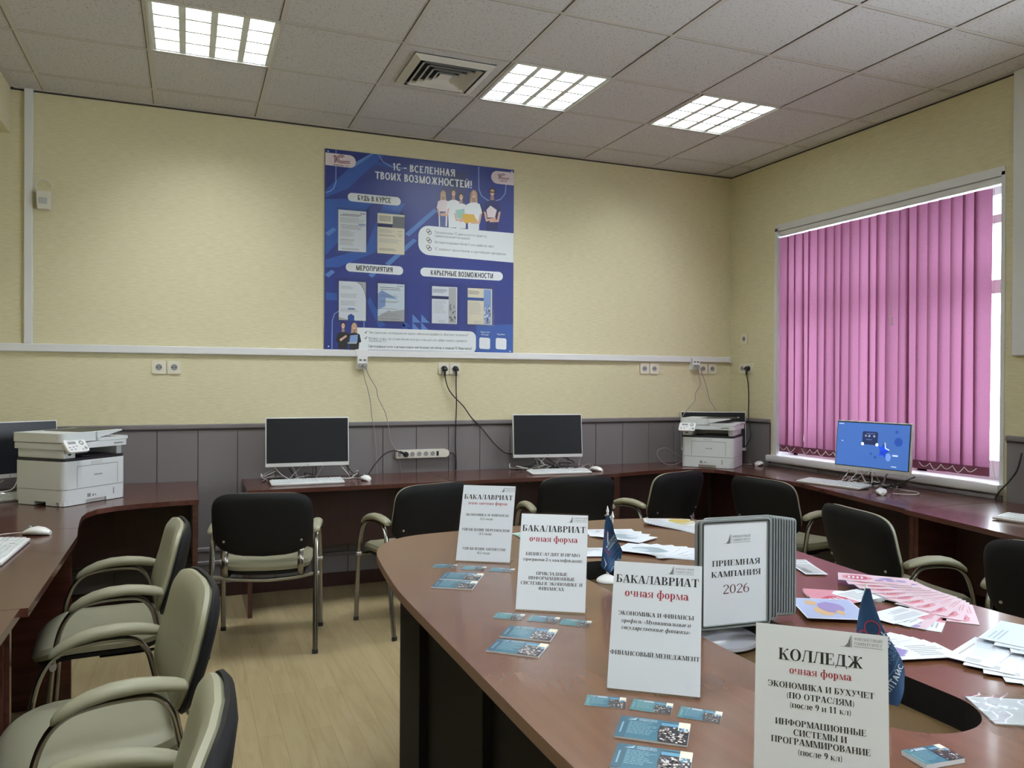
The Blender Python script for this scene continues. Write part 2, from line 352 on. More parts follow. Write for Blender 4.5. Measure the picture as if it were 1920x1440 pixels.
            a = .5
        elif g == ' ': a = .34
        elif g == 'б': Ar(.3, .32, .28, .335, T, t, 0, 360, 16); Ar(.44, .42, .42, .56, T, t, 95, 190); a = .6
        elif g == 'Ю': S(.06); Rc(.2, .5-t/2, .4, .5+t/2); Ar(.70, .5, .36, .52, T, t, 0, 360, 20); a = 1.1
        elif g == 'Щ': S(.08); S(.47); S(.86); Rc(.08, 0, 1.12, s); Rc(1.07, -.2, 1.12, s); a = 1.18
        elif g == '8': Ar(.3, .26, .27, .27, T, t, 0, 360); Ar(.3, .76, .24, .25, T, t, 0, 360); a = .6
        elif g == '7': Rc(.05, 1-t-.03, .55, 1); Ln(.16, 0, .40, 1, T); a = .6
        elif g == '!': Ln(.10, .3, .08, 1, T); Rc(.09, 0, .09+T, .16); a = .34
        elif g == '?': Ar(.26, .76, .24, .25, T, t, -90, 170); Rc(.19, .26, .19+T, .5); Rc(.19, 0, .19+T, .14); a = .55
        elif g == '.': Rc(.06, 0, .06+T*.9, .15); a = .26
        elif g == ':': Rc(.06, 0, .06+T*.9, .15); Rc(.06, .45, .06+T*.9, .6); a = .28
        elif g == '"': Rc(.04, .68, .12, 1); Rc(.2, .68, .28, 1); a = .34
        elif g == '–': Rc(.05, .36, .50, .36+max(t, .08)); a = .56
        elif g == 'G': Ar(.42, .5, .40, .52, T, t, 46, 350, 18); Rc(.45, .42, .82, .42+t); a = .86
        elif g == 'L': S(.08); Rc(.08, 0, .58, s); a = .62
        elif g == 'N': S(.08); S(.60); Ln(.60, 0, .08, 1, T); a = .86
        elif g == 'U': S(.08, .3, 1); S(.56, .3, 1); Ar(.405, .33, .325, .35, T, t, 180, 360); a = .8
        return [[(x*k[0], y*k[1] if True else y) for x, y in q] for q in P], a*k[0]
    for ch in text:
        q, a = glyph(ch)
        OUT += [[(x+X, y) for x, y in p] for p in q]; X += a+.02
    return OUT, X
_sc = {}
def sans(text, bold=0.):
    """Plain upright letters of even stroke; capital height 1."""
    key = (text, bold)
    if key not in _sc: _sc[key] = serif(text, .135+bold*2, .115+bold*1.6, True)
    return _sc[key]
def put(bm, glyphs, f, cx, cy, width=None, height=None, m=0, align=0, shear=0., rot=0.):
    """Place letters: f(u, v) -> 3D point; cy is the middle of the capitals."""
    ps, w = glyphs
    if width and height: kx, ky = width/w, height
    elif width: kx = ky = width/w
    else: kx = ky = height
    ox = {0: -w/2, -1: 0, 1: -w}[align]
    c, s = math.cos(rot), math.sin(rot)
    o0 = Vector(f(cx, cy)); nv = (Vector(f(cx+.01, cy))-o0).cross(Vector(f(cx, cy+.01))-o0).normalized()
    for ip, p in enumerate(ps):
        q = []
        for x, y in p:
            X = (x+ox+shear*y)*kx; Y = (y-.5)*ky
            q.append(Vector(f(cx+X*c-Y*s, cy+X*s+Y*c))+nv*(.00002*(ip % 12)))
        poly(bm, q, m)

# ------------------------------------------------------------------ setting
bm = bm_new(); box(bm, XL-.2, WX+.3, YF-.2, .2, -.1, 0); struct('floor', bm, 'laminate')
bm = bm_new(); box(bm, XL-.2, WX+.3, 0, .2, 0, H+.3); struct('wall_back', bm, 'wallpaper')
bm = bm_new(); box(bm, XL-.2, XL, YF-.2, 0, 0, H+.3); box(bm, XL, -.18, YF, 0, 2.83, H+.1); struct('wall_left', bm, 'wallpaper')
bm = bm_new(); box(bm, XL, WX+.3, YF-.2, YF, 0, H+.3); struct('wall_front', bm, 'wallpaper')
bm = bm_new()
TH = .32
box(bm, WX, WX+TH, YF, W2Y0, 0, H+.3); box(bm, WX, WX+TH, W2Y1, WY0, 0, H+.3); box(bm, WX, WX+TH, WY1, 0, 0, H+.3); box(bm, WX, WX+TH, W2Y0, W2Y1, 0, WZ0); box(bm, WX, WX+TH, W2Y0, W2Y1, WZ1, H+.3)
box(bm, WX, WX+TH, WY0, WY1, 0, WZ0); box(bm, WX, WX+TH, WY0, WY1, WZ1, H+.3)
struct('wall_right', bm, 'wallpaper')

# suspended ceiling: tiles between T-bars; the openings hold lamps and the air vent
LIGHTS = [(1, 1), (4, 1), (6, 1), (1, 5), (2, 8), (4, 8)]  # last three are unseen lamps added to brighten the room
VENT = (3, 1)
xs = [XL, -.18, 0.]+[.6*i for i in range(1, 9)]+[WX]
ys = [0.]+[-.3-.6*j for j in range(0, 13)]
ys = [y for y in ys if y > YF]+[YF]
bm = bm_new()
for i in range(len(xs)-1):
    for j in range(len(ys)-1):
        ci = round(xs[i]/.6) if abs(xs[i]/.6-round(xs[i]/.6)) < 1e-6 else None
        rj = round((-.3-ys[j])/.6) if abs((-.3-ys[j])/.6-round((-.3-ys[j])/.6)) < 1e-6 else None
        if (ci, rj) in LIGHTS: continue
        g = .0035
        dz = rnd.uniform(0, .002)
        box(bm, xs[i]+g, xs[i+1]-g, ys[j+1]+g, ys[j]-g, H+.002+dz, H+.016, 0)
struct('ceiling', bm, 'ceiling_tile')
bm = bm_new(); box(bm, XL-.2, WX+.3, YF-.2, .2, H+.25, H+.3); struct('ceiling_slab', bm, 'vent_dark')
bm = bm_new()
for i, x in enumerate(xs[2:-1]):
    w = .012
    box(bm, x-w, x+w, YF, 0, H-.0005, H+.0015, 0); box(bm, x-w-.0035, x-w, YF, 0, H+.0005, H+.0012, 1)
for y in ys[1:-1]:
    box(bm, XL, WX, y-.010, y+.010, H-.0002, H+.0018, 0); box(bm, XL, WX, y+.010, y+.0145, H+.0006, H+.0013, 1)
box(bm, -.18, WX, -.02, 0, H-.003, H+.002, 0); box(bm, WX-.02, WX, YF, 0, H-.003, H+.002, 0); box(bm, -.18, -.16, YF, 0, H-.003, H+.002, 0)
box(bm, -.18, WX, -.004, 0, H-.012, H-.003, 1); box(bm, WX-.004, WX, YF, 0, H-.012, H-.003, 1)
struct('trim_1', bm, ['tbar', 'tbar_gap'], label='T-bar grid of the suspended ceiling')

# lower wall panelling with a cap rail
bm = bm_new()
x = XL+.08; k = 0
while x < WX-.01:
    x1 = min(x+.238, WX-.008); box(bm, x, x1-.004, -.016, 0, .09, 1.075, 0, .002, 1); x += .238
box(bm, XL, WX, -.010, 0, .09, 1.075, 1); box(bm, XL, WX, -.030, 0, 1.078, 1.108, 0, .006, 2); box(bm, XL, WX, -.018, 0, 1.068, 1.078, 1)
for z in (.205, .292): box(bm, XL, WX, -.028, 0, z, z+.03, 0, .006, 1)
struct('trim_2', bm, ['wainscot', 'wainscot_gap'], label='grey panelling along the back wall')
bm = bm_new()
def rpanel(y0, y1, ztop):
    y = y1
    while y > y0+.01:
        ya = max(y-.238, y0); box(bm, WX-.016, WX, ya+.004, y, .09, ztop, 0, .002, 1); y -= .238
    box(bm, WX-.010, WX, y0, y1, .09, ztop, 1)
rpanel(WY1+.035, -.032, 1.075); rpanel(WY0, WY1+.035, .772); rpanel(YF, WY0-.03, 1.075)
for a, b_ in ((WY1+.035, -.032), (YF, WY0-.03)):
    box(bm, WX-.030, WX, a, b_, 1.078, 1.108, 0, .006, 2); box(bm, WX-.018, WX, a, b_, 1.068, 1.078, 1)
box(bm, WX-.03, WX, -1.02, WY1+.03, .752, .772, 0); box(bm, WX-.05, WX, -2.38, -1.80, .752, .772, 0)
struct('trim_3', bm, ['wainscot', 'wainscot_gap'], label='grey panelling along the window wall')
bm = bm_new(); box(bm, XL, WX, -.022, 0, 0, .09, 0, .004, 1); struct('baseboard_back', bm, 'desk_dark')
bm = bm_new(); box(bm, WX-.022, WX, YF, -.022, 0, .09, 0, .004, 1); struct('baseboard_right', bm, 'desk_dark')
# white cable trunking
bm = bm_new(); box(bm, XL, 1.86, -.026, 0, 1.552, 1.600, 0, .004, 1); box(bm, 1.862, 4.57, -.026, 0, 1.552, 1.600, 0, .004, 1); box(bm, 4.572, 4.965, -.026, 0, 1.555, 1.600, 0, .004, 1)
box(bm, 1.845, 1.93, -.029, 0, 1.548, 1.604, 0, .003, 1); box(bm, 4.945, 4.972, -.029, 0, 1.55, 1.604, 0, .003, 1)
struct('trim_4', bm, 'white_pvc', label='white cable trunking across the back wall')
bm = bm_new(); box(bm, -.108, -.062, -.024, 0, 1.60, H, 0, .004, 1); struct('trim_5', bm, 'white_pvc', label='white vertical trunking at the left end of the back wall')
bm = bm_new(); box(bm, WX-.03, WX, -2.53, -2.45, 1.545, H, 0, .006, 1); struct('trim_6', bm, 'white_pvc', label='white vertical trunking right of the window')

# window: lined reveal, sill, white frame with a transom, glass
bm = bm_new()
e = .004
box(bm, WX-.004, WX+.20, WY1-.03, WY1+.004, WZ0, WZ1, 0); box(bm, WX-.004, WX+.20, WY0-.004, WY0+.02, WZ0, WZ1, 0); box(bm, WX-.004, WX+.20, WY0, WY1, WZ1-.02, WZ1+.03, 0)
wr = struct('window_1', bm, 'white_pvc')
bm = bm_new(); box(bm, WX-.05, WX+.20, WY0-.005, WY1+.04, WZ0-.045, WZ0+.004, 0, .008, 2); obj('window_sill', bm, 'white_pvc', wr)
bm = bm_new(); X0, X1 = WX+.17, WX+.23
box(bm, X0, X1, WY0, WY1, WZ0, WZ0+.115); box(bm, X0, X1, WY0, WY1, WZ1-.08, WZ1)
for y in (WY0, WY0+(WY1-WY0)*.34, WY0+(WY1-WY0)*.67, WY1-.07): box(bm, X0, X1, y, y+.07, WZ0, WZ1)
box(bm, X0, X1, WY0, WY1, 1.92, 2.0); box(bm, X0, X1, WY0, WY1, 2.33, 2.38)
obj('window_frame', bm, 'white_pvc', wr, smooth=False)
bm = bm_new(); box(bm, WX+.195, WX+.201, WY0+.01, WY1-.01, WZ0+.01, WZ1-.01); obj('pane', bm, 'window_glass', wr, smooth=False)

bm = bm_new(); box(bm, X0, X1, W2Y0, W2Y1, WZ0, WZ0+.085); box(bm, X0, X1, W2Y0, W2Y1, WZ1-.08, WZ1)
for f in (0, .25, .5, .75, 1): y = W2Y0+(W2Y1-W2Y0-.07)*f; box(bm, X0, X1, y, y+.07, WZ0, WZ1)
w2 = struct('added_window', bm, 'white_pvc'); bm = bm_new(); box(bm, WX+.195, WX+.201, W2Y0, W2Y1, WZ0, WZ1); obj('pane', bm, 'window_glass', w2, smooth=False)  # added window out of view, there for its extra daylight

# ------------------------------------------------------------------ vertical blind
vb = thing('vertical_blind', 'pink vertical slat blind hanging over the window', 'blind', (WX+.03, WY1, WZ1))
bm = bm_new(); box(bm, -.02, .03, WY0-WY1+.025, -.035, -.062, -.022, 0, .004, 1)
obj('headrail', bm, 'white_pvc', vb)
def slat(y, w, twist, lean, ztop=-.072, zb=-1.712):
    bm = bm_new(); n = 11; RS = []
    prof = [(-.5, 0), (-.25, .006), (0, .008), (.25, .006), (.5, 0)]
    rows = []
    for i in range(n+1):
        f = min(1, i/(n-1)); z = zb if i == n else ztop+(zb+.052-ztop)*f
        a = R(90+twist[0]*(1-f)+twist[1]*f)
        row = []
        for p, q in prof:
            dx = math.cos(a)*p*w - math.sin(a)*q; dy = math.sin(a)*p*w + math.cos(a)*q
            row.append(bm.verts.new((dx+lean*f*.3, y+dy+lean*f, z)))
        rows.append(row)
    for a_, b_ in zip(rows[:-1], rows[1:]):
        for k in range(4): bm.faces.new((a_[k], a_[k+1], b_[k+1], b_[k])).material_index = 1 if b_ is rows[-1] else 0
    return bm
NS = 22
edge_y = -.055
sp = .0775
low_gap = {3: .012, 7: .010, 9: .012, 12: .02}
lean_off = 0
tails = []
for i in range(NS):
    y = -.075-sp*i
    a0 = rnd.uniform(-4, 26); a1 = a0+rnd.uniform(-12, 10)
    ln = rnd.uniform(-.004, .004)
    if i in (9, 10): ln += .012*(1 if i == 9 else 0); a1 += 14*(i == 10)
    if i == 2: ln -= .006
    if i == 3: a1 -= 26
    if i in (7,): a1 -= 26
    if i == 14: a0 -= 16
    if i == 21: a0 += 10
    o = obj('slat', slat(y, .099, (a0, a1), ln), ['blind_fabric', 'blind_hem'], vb, smooth=True); tails.append((y+ln, a1))
o = obj('slat', slat(-1.835, .06, (-52, -58), -.01), ['blind_fabric', 'blind_hem'], vb)
wt = bm_new()
for y, a in tails:
    aa = R(90+a); dx, dy = math.cos(aa)*.036, math.sin(aa)*.036
bm = bm_new()
for k, (i0, i1) in enumerate(((0, 2), (3, 8), (16, 21))):
    bm = bm_new(); pts = []
    for i in range(i0, i1):
        y0, y1 = tails[i][0], tails[i+1][0]
        for q in range(6):
            f = q/6; pts.append((-.035-.004*math.sin(PI*f), y0+(y1-y0)*f, -1.668-.035*math.sin(PI*f)*(1 if (i % 2) else .7)))
    pts.append((-.035, tails[i1][0], -1.668)); tube(bm, pts, .0022, 6); obj('bead_chain', bm, 'cable_white', vb)
bm = bm_new(); tube(bm, [(-.03, -.085-sp*13, -.1), (-.032, -.085-sp*13-.004, -.75)], .002, 6); tube(bm, [(-.032, -.085-sp*13-.004, -.75), (-.032, -.085-sp*13-.005, -.81)], .006, 8)
obj('cord', bm, 'cable_white', vb)
bm = bm_new(); tube(bm, smooth_path([(-.03, -1.79, -.09), (-.036, -1.80, -.8), (-.035, -1.79, -1.5), (-.04, -1.815, -1.72)]), .0018, 6); obj('cord', bm, 'cable_white', vb)

# ------------------------------------------------------------------ ceiling lamps and vent
def lamp(label, tube_mat='lamp_tube'):
    t = thing('ceiling_light', label, 'ceiling light', (0, 0, H), 0, 'square louvred lamps in the ceiling')
    bm = bm_new(); h = .296
    box(bm, -h, h, -h, -h+.012, -.004, .105); box(bm, -h, h, h-.012, h, -.004, .105); box(bm, -h, -h+.012, -h, h, -.004, .105); box(bm, h-.012, h, -h, h, -.004, .105); box(bm, -h, h, -h, h, .10, .106)
    obj('housing', bm, 'alu_white', t, smooth=False)
    for k in range(4):
        x = -.213+.142*k; bm = bm_new(); box(bm, x-.030, x+.030, -.275, .275, .074, .080); obj('lamp_tube', bm, tube_mat, t, smooth=False)
    bm = bm_new()
    for k in range(5):
        x = -.284+.142*k
        for s_ in (-1, 1): poly(bm, [(x+s_*.016, -.284, .002), (x+s_*.016, .284, .002), (x+s_*.003, .284, .064), (x+s_*.003, -.284, .064)])
        poly(bm, [(x-.016, -.284, .002), (x+.016, -.284, .002), (x+.016, .284, .002), (x-.016, .284, .002)])
    for k in range(5):
        y = -.284+.142*k
        for s_ in (-1, 1): poly(bm, [(-.284, y+s_*.009, .003), (.284, y+s_*.009, .003), (.284, y+s_*.002, .030), (-.284, y+s_*.002, .030)])
        poly(bm, [(-.284, y-.009, .003), (.284, y-.009, .003), (.284, y+.009, .003), (-.284, y+.009, .003)])
    obj('louver', bm, 'lamp_metal', t, smooth=False)
    return t
LL = ['lit square louvred ceiling lamp at the left, above the bare wall', 'lit square louvred ceiling lamp beside the air vent', 'lit square louvred ceiling lamp nearest the pink window blind',
      'added unseen ceiling lamp over the left desks, behind the viewer', 'added unseen ceiling lamp above the viewer, left one', 'added unseen ceiling lamp above the viewer, right one']
l0 = lamp(LL[0])
for k, (i, j) in enumerate(LIGHTS):
    loc = (.6*i+.3, -.3-.6*j-.3, H)
    if k == 0: l0.location = loc
    elif (i, j) == (6, 1): lamp(LL[k], 'lamp_tube_weak').location = loc
    else: dup(l0, loc, 0, LL[k])
v = thing('air_vent', 'square white four-way air vent between two ceiling tiles', 'vent', (.6*VENT[0]+.3, -.3-.6*VENT[1]-.3, H))
bm = bm_new(); box(bm, -.19, .19, -.19, .19, -.003, .001); obj('vent_back', bm, 'vent_dark', v, smooth=False)
def sqring(bm, a, b_, z0, z1):
    for k in range(4):
        c, s = math.cos(k*PI/2), math.sin(k*PI/2); f = lambda x, y, z: (x*c-y*s, x*s+y*c, z)
        poly(bm, [f(-a, -a, z0), f(a, -a, z0), f(b_, -b_, z1), f(-b_, -b_, z1)]); poly(bm, [f(-a, -a, z0-.003), f(a, -a, z0-.003), f(b_, -b_, z1-.003), f(-b_, -b_, z1-.003)])
bm = bm_new(); sqring(bm, .225, .185, -.006, -.022); sqring(bm, .225, .225, -.006, .002); obj('vent_frame', bm, 'alu_white', v, smooth=False)
for a in (.168, .132, .096, .060): bm = bm_new(); sqring(bm, a, a-.022, -.026, -.008); obj('louver', bm, 'alu_white', v, smooth=False)
bm = bm_new(); box(bm, -.032, .032, -.032, .032, -.024, -.018); obj('louver', bm, 'alu_white', v, smooth=False)

# ------------------------------------------------------------------ desks along the walls
DZ = .75
def desk(label, top, panels, modesty, mt='desk_wood', group=None):
    t = thing('computer_desk', label, 'desk', (0, 0, 0))
    bm = bm_new(); prism(bm, top, DZ-.025, DZ); obj('desktop', bm, [mt], t, smooth=False)
    for (x0, x1, y0, y1) in panels:
        bm = bm_new(); box(bm, x0, x1, y0, y1, .0, DZ-.025, 0); obj('side_panel', bm, 'desk_wood', t, smooth=False)
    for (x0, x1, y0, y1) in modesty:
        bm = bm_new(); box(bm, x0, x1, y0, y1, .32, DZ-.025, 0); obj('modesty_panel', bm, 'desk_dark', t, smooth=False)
    return t
desk('dark brown corner desk with a curved front under the left printer',
     [(-.41, -.035), (.845, -.035), (.845, -.87), (.70, -.885), (.56, -.915), (.45, -.96), (.375, -1.03), (.34, -1.13), (.332, -1.25), (.34, -1.40), (.352, -1.547), (-.41, -1.547)],
     [(.815, .84, -.80, -.06), (-.38, .30, -1.545, -1.52)], [(-.38, .81, -.34, -.32)], 'desk_wood_cross')
desk('dark brown straight desk on the left with keyboard and mouse', [(-.41, -1.551), (.352, -1.551), (.372, -1.75), (.376, -2.843), (-.41, -2.843)],
     [(-.38, .33, -1.580, -1.556), (-.38, .33, -2.840, -2.815)], [(-.12, -.10, -2.81, -1.585)], 'desk_wood_cross')
desk('dark brown straight desk nearest the viewer on the left', [(-.41, -2.847), (.356, -2.847), (.356, -4.60), (-.41, -4.60)],
     [(-.38, .32, -2.876, -2.851), (-.38, .32, -4.597, -4.572)], [(-.12, -.10, -4.57, -2.88)], 'desk_wood_cross')
desk('dark brown desk against the back wall with the left black-screened computer', [(1.11, -.035), (2.352, -.035), (2.352, -.60), (1.11, -.60)],
     [(1.115, 1.140, -.575, -.06), (2.322, 2.347, -.575, -.06)], [(1.145, 2.32, -.22, -.20)])
desk('dark brown desk against the back wall with the middle black-screened computer', [(2.356, -.035), (3.576, -.035), (3.576, -.60), (2.356, -.60)],
     [(2.361, 2.386, -.575, -.06), (3.546, 3.571, -.575, -.06)], [(2.39, 3.54, -.22, -.20)])
desk('dark brown corner desk with a curved front under the right printer',
     [(3.58, -.035), (4.92, -.035), (4.92, -1.048), (4.41, -1.048), (4.41, -.70), (4.375, -.60), (4.31, -.535), (4.2, -.50), (4.05, -.50), (3.85, -.52), (3.58, -.575)],
     [(3.585, 3.610, -.55, -.06)], [(3.615, 4.60, -.22, -.20), (4.62, 4.64, -1.04, -.24)])
desk('dark brown desk below the window with the lit blue screen', [(4.92, -1.052), (4.92, -2.440), (4.195, -2.440), (4.30, -1.95), (4.41, -1.45), (4.41, -1.052)],
     [(4.25, 4.90, -2.436, -2.411)], [(4.66, 4.68, -2.405, -1.06)], 'desk_wood_cross')
desk('dark brown desk right of the window with a keyboard at its edge', [(4.92, -2.444), (4.92, -3.85), (3.95, -3.85), (4.02, -3.2), (4.17, -2.444)],
     [(4.24, 4.90, -2.473, -2.448), (4.05, 4.90, -3.847, -3.822)], [(4.50, 4.52, -3.82, -2.48)], 'desk_wood_cross')

# ------------------------------------------------------------------ conference table
def rrect_xy(x0, x1, y0, y1, r, n=12): return rrect(x1-x0, y1-y0, r, n, (x0+x1)/2, (y0+y1)/2)
tb = thing('conference_table', 'long brown round-cornered conference table with a slot in the middle', 'table', (0, 0, 0))
HX0, HX1, HY0, HY1 = 1.995, 2.255, -4.375, -2.905
TL_ = [(1.385, -3.64), (1.386, -3.12), (1.399, -2.886), (1.425, -2.612), (1.447, -2.477), (1.491, -2.361), (1.567, -2.270), (1.671, -2.216), (1.838, -2.193), (2.15, -2.170), (2.45, -2.168), (2.66, -2.180), (2.86, -2.226), (2.950, -2.276), (2.998, -2.34), (3.008, -2.45), (2.992, -2.70), (2.962, -2.95), (2.935, -3.15), (2.912, -3.40), (2.905, -3.64)]
outer = [(q.x, q.y) for q in smooth_path([(x, y, 0) for x, y in TL_], 4)]
outer += [(x, -7.28-y) for x, y in outer[::-1]][1:-1]
inner = rrect_xy(HX0, HX1, HY0, HY1, .125, 14)
bm = bm_new()
def vr(pts, z): return [bm.verts.new((x, y, z)) for x, y in pts]
def loop_edges(vs_): return [bm.edges.new((vs_[i], vs_[(i+1) % len(vs_)])) for i in range(len(vs_))]
for z, mi in ((.75, 0), (.722, 1)):
    o_, i_ = vr(outer, z), vr(inner, z)
    if mi == 0: ot, it = o_, i_
    else: ob_, ib = o_, i_
    fl_ = bmesh.ops.triangle_fill(bm, edges=loop_edges(o_)+loop_edges(i_), use_beauty=True, normal=(0, 0, 1))
    for g in fl_['geom']:
        if isinstance(g, bmesh.types.BMFace): g.material_index = mi
for A_, B_, mi in ((ot, ob_, 1), (it, ib, 2)):
    for i in range(len(A_)):
        j = (i+1) % len(A_); bm.faces.new((A_[i], A_[j], B_[j], B_[i])).material_index = mi
obj('tabletop', bm, ['table_wood', 'table_edge', 'table_base'], tb, smooth=False)
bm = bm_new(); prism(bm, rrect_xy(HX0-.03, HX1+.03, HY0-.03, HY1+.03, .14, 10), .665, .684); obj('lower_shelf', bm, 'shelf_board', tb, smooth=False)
bm = bm_new(); wall_o, wall_i = rrect_xy(HX0-.012, HX1+.012, HY0-.012, HY1+.012, .135, 14), rrect_xy(HX0-.001, HX1+.001, HY0-.001, HY1+.001, .126, 14)
a_, b_, c_, d_ = vr(wall_o, .7215), vr(wall_i, .7215), vr(wall_o, .684), vr(wall_i, .684)
for i in range(len(a_)):
    j = (i+1) % len(a_)
    bm.faces.new((b_[i], b_[j], d_[j], d_[i])); bm.faces.new((a_[j], a_[i], c_[i], c_[j]))
obj('slot_rim', bm, 'table_base', tb, smooth=False)
for (x0, x1, y0, y1) in ((1.505, 1.530, -3.455, -2.965), (1.505, 1.530, -4.30, -3.55), (2.775, 2.80, -4.55, -2.74)):
    bm = bm_new(); box(bm, x0, x1, y0, y1, 0, .722); obj('base_panel', bm, 'table_base', tb, smooth=False)
for (x0, x1, y0, y1) in ((1.478, 1.53, -2.96, -2.71), (1.478, 1.53, -3.545, -3.46), (1.478, 1.53, -4.55, -4.305), (2.75, 2.80, -2.735, -2.50), (2.75, 2.80, -4.79, -4.555)):
    bm = bm_new(); box(bm, x0, x1, y0, y1, 0, .722, 0, .002, 1); obj('leg', bm, 'table_base', tb, smooth=False)
bm = bm_new(); box(bm, 1.532, 2.773, -2.78, -2.755, .05, .722); obj('end_panel', bm, 'table_base', tb, smooth=False)
bm = bm_new(); box(bm, 1.532, 2.773, -4.53, -4.505, .05, .722); obj('end_panel', bm, 'table_base', tb, smooth=False)

# ------------------------------------------------------------------ chairs
def sup(w, h, n=4., k=32, cx=0, cy=0):
    o = []
    for i in range(k):
        a = 2*PI*i/k; c, s = math.cos(a), math.sin(a)
        o.append((cx+w*abs(c)**(2/n)*(1 if c >= 0 else -1), cy+h*abs(s)**(2/n)*(1 if s >= 0 else -1)))
    return o
def chair(label):
    t = thing('office_chair', label, 'chair', (0, 0, 0), 0, 'beige and black visitor chairs')
    # seat cushion
    def zc(x, y): return .014*(x/.235)**2 - .035*max(0, (y-.12)/.15)**2 + .012*max(0, (-.08-y)/.12)
    bm = bm_new(); RS = []
    for ins, z in ((.035, .398), (.008, .405), (0, .425), (.006, .445), (.03, .458), (.08, .462), (.15, .458), (.21, .456)):
        RS.append([(x, y, z+zc(x, y)) for x, y in sup(.232-ins, .222-ins, 4.2, 36, 0, .050)])
    rings(bm, RS); obj('seat', bm, 'leather', t)
    bm = bm_new(); RS = []
    for ins, z in ((.06, .376), (.02, .384), (.015, .399)):
        RS.append([(x, y, z+zc(x, y)) for x, y in sup(.232-ins, .222-ins, 4.2, 36, 0, .050)])
    rings(bm, RS); obj('seat_pan', bm, 'black_shell', t)
    # back: pad and shell share one curved sheet
    tl = R(15)
    def B(x, s, nrm):
        s2 = s-.022*(1-(x/.245)**2)*max(0, 1-s/.16) 
        y = -.168-s2*math.sin(tl)+.030*(x/.245)**2-.010*math.sin(PI*min(1, s/.33))+nrm*math.cos(tl)
        return (x, y, .515+s2*math.cos(tl)+nrm*math.sin(tl))
    def outline(ins):
        return [(x*(1-.07*max(0, (.10-y)/.26)), y) for x, y in sup(.245-ins, .160-ins, 4.6, 44, 0, .160)]
    bm = bm_new(); rings(bm, [[B(x, s, q) for x, s in outline(i_)] for i_, q in ((.010, .001), (.004, .010), (.006, .022), (.022, .034), (.06, .040), (.11, .040), (.14, .039))]); obj('backrest', bm, 'leather', t)
    bm = bm_new(); rings(bm, [[B(x, s, q) for x, s in outline(i_)] for i_, q in ((.012, .0), (.0, .004), (-.004, -.004), (.004, -.016), (.03, -.024), (.08, -.027), (.13, -.028))]); obj('back_shell', bm, 'black_shell', t)
    for x in (-.19, .19):
        bm = bm_new(); p = Vector(B(x, .075, -.025)); q = Vector(B(x, .075, -.030)); cyl(bm, p, q, .006, 10); obj('screw', bm, 'silver', t)
    # chrome side frames: one bent oval tube each, front foot - armrest - rear foot
    for sx in (-1, 1):
        x = .258*sx
        pts = [(x+.004*sx, .222, 0), (x+.003*sx, .206, .25), (x, .188, .44), (x-.002*sx, .160, .54), (x-.003*sx, .115, .588), (x-.003*sx, .05, .604), (x-.003*sx, -.03, .606), (x-.003*sx, -.085, .596), (x-.003*sx, -.118, .558), (x-.002*sx, -.135, .50), (x, -.165, .36), (x+.003*sx, -.20, .18), (x+.004*sx, -.235, 0)]
        bm = bm_new(); tube(bm, smooth_path(pts, 4), .0085, 10, 0, .0135, up=(1, 0, 0)); obj('side_frame', bm, 'chrome', t)
        for y in (.222, -.235):
            bm = bm_new(); tube(bm, [(x+.004*sx, y, 0), (x+.004*sx, y*.996, .022)], .0105, 10, 0, .0155, up=(1, 0, 0)); obj('foot_cap', bm, 'black_plastic', t)
        # armrest
        bm = bm_new(); RS = []; ctr = [(.146, .580), (.137, .589), (.11, .606), (.07, .622), (.02, .632), (-.04, .634), (-.09, .629), (-.13, .621), (-.152, .615), (-.159, .612)]
        wd = [.010, .019, .024, .027, .028, .028, .027, .025, .022, .011]; th = [.006, .013, .016, .018, .019, .019, .018, .017, .014, .007]
        for (y, z), w, h in zip(ctr, wd, th):
            RS.append([(x-.002*sx+w*math.cos(2*PI*k/16), y, z+h*math.sin(2*PI*k/16)) for k in range(16)])
        rings(bm, RS); obj('armrest', bm, 'leather', t)
        # flat bracket from under the seat up to the back
        xb = .185*sx; bm = bm_new()
        tube(bm, smooth_path([(xb, .05, .385), (xb, -.10, .384), (xb, -.165, .392), (xb, -.196, .430), (xb, -.196, .48), Vector(B(xb, .02, -.010)), Vector(B(xb, .06, -.012))], 4), .0045, 8, 0, .014, up=(1, 0, 0)); obj('back_bracket', bm, 'chrome', t)
    for y, dz in ((.192, 0.), (-.153, .018)):
        bm = bm_new(); tube(bm, smooth_path([(-.256, y, .392), (-.15, y, .384-dz*.6), (0, y, .382-dz), (.15, y, .384-dz*.6), (.256, y, .392)], 4), .010, 8); obj('crossbar', bm, 'chrome', t)
        for sx in (-1, 1): bm = bm_new(); cyl(bm, (.246*sx, y, .392), (.276*sx, y, .392), .011, 10); obj('bolt', bm, 'silver', t)
    return t
CH = [(1.185, -1.027, -12, 'chair with its black back to us, alone before the left back-wall computer'),
      (2.007, -.975, 15, 'black-backed chair half hidden by the sign for part-time study'),
      (2.98, -.95, -5, 'black-backed chair behind the farther table flag, facing the middle computer'),
      (3.622, -.958, 17, 'angled black-backed chair in front of the right corner printer'),
      (4.167, -1.60, -82, 'black-backed chair just behind the grey page display stand'),
      (3.82, -2.71, -100, 'black-backed chair with a visible armrest before the lit blue screen'),
      (3.86, -3.49, -72, 'black-backed chair cut by the right edge of the photo'),
      (.532, -2.00, 94, 'beige-seated chair farthest of the row at the left desks'),
      (.596, -3.00, 98.5, 'beige-seated chair in the middle of the row at the left desks'),
      (.605, -3.90, 86, 'chair nearest the viewer, black shell side-on, cut by the bottom edge')]
c0 = chair(CH[0][3])
for k, (x, y, a, lb) in enumerate(CH):
    if k == 0: c0.location = (x, y, 0); c0.rotation_euler = (0, 0, R(a))
    else: dup(c0, (x, y, 0), R(a), lb)

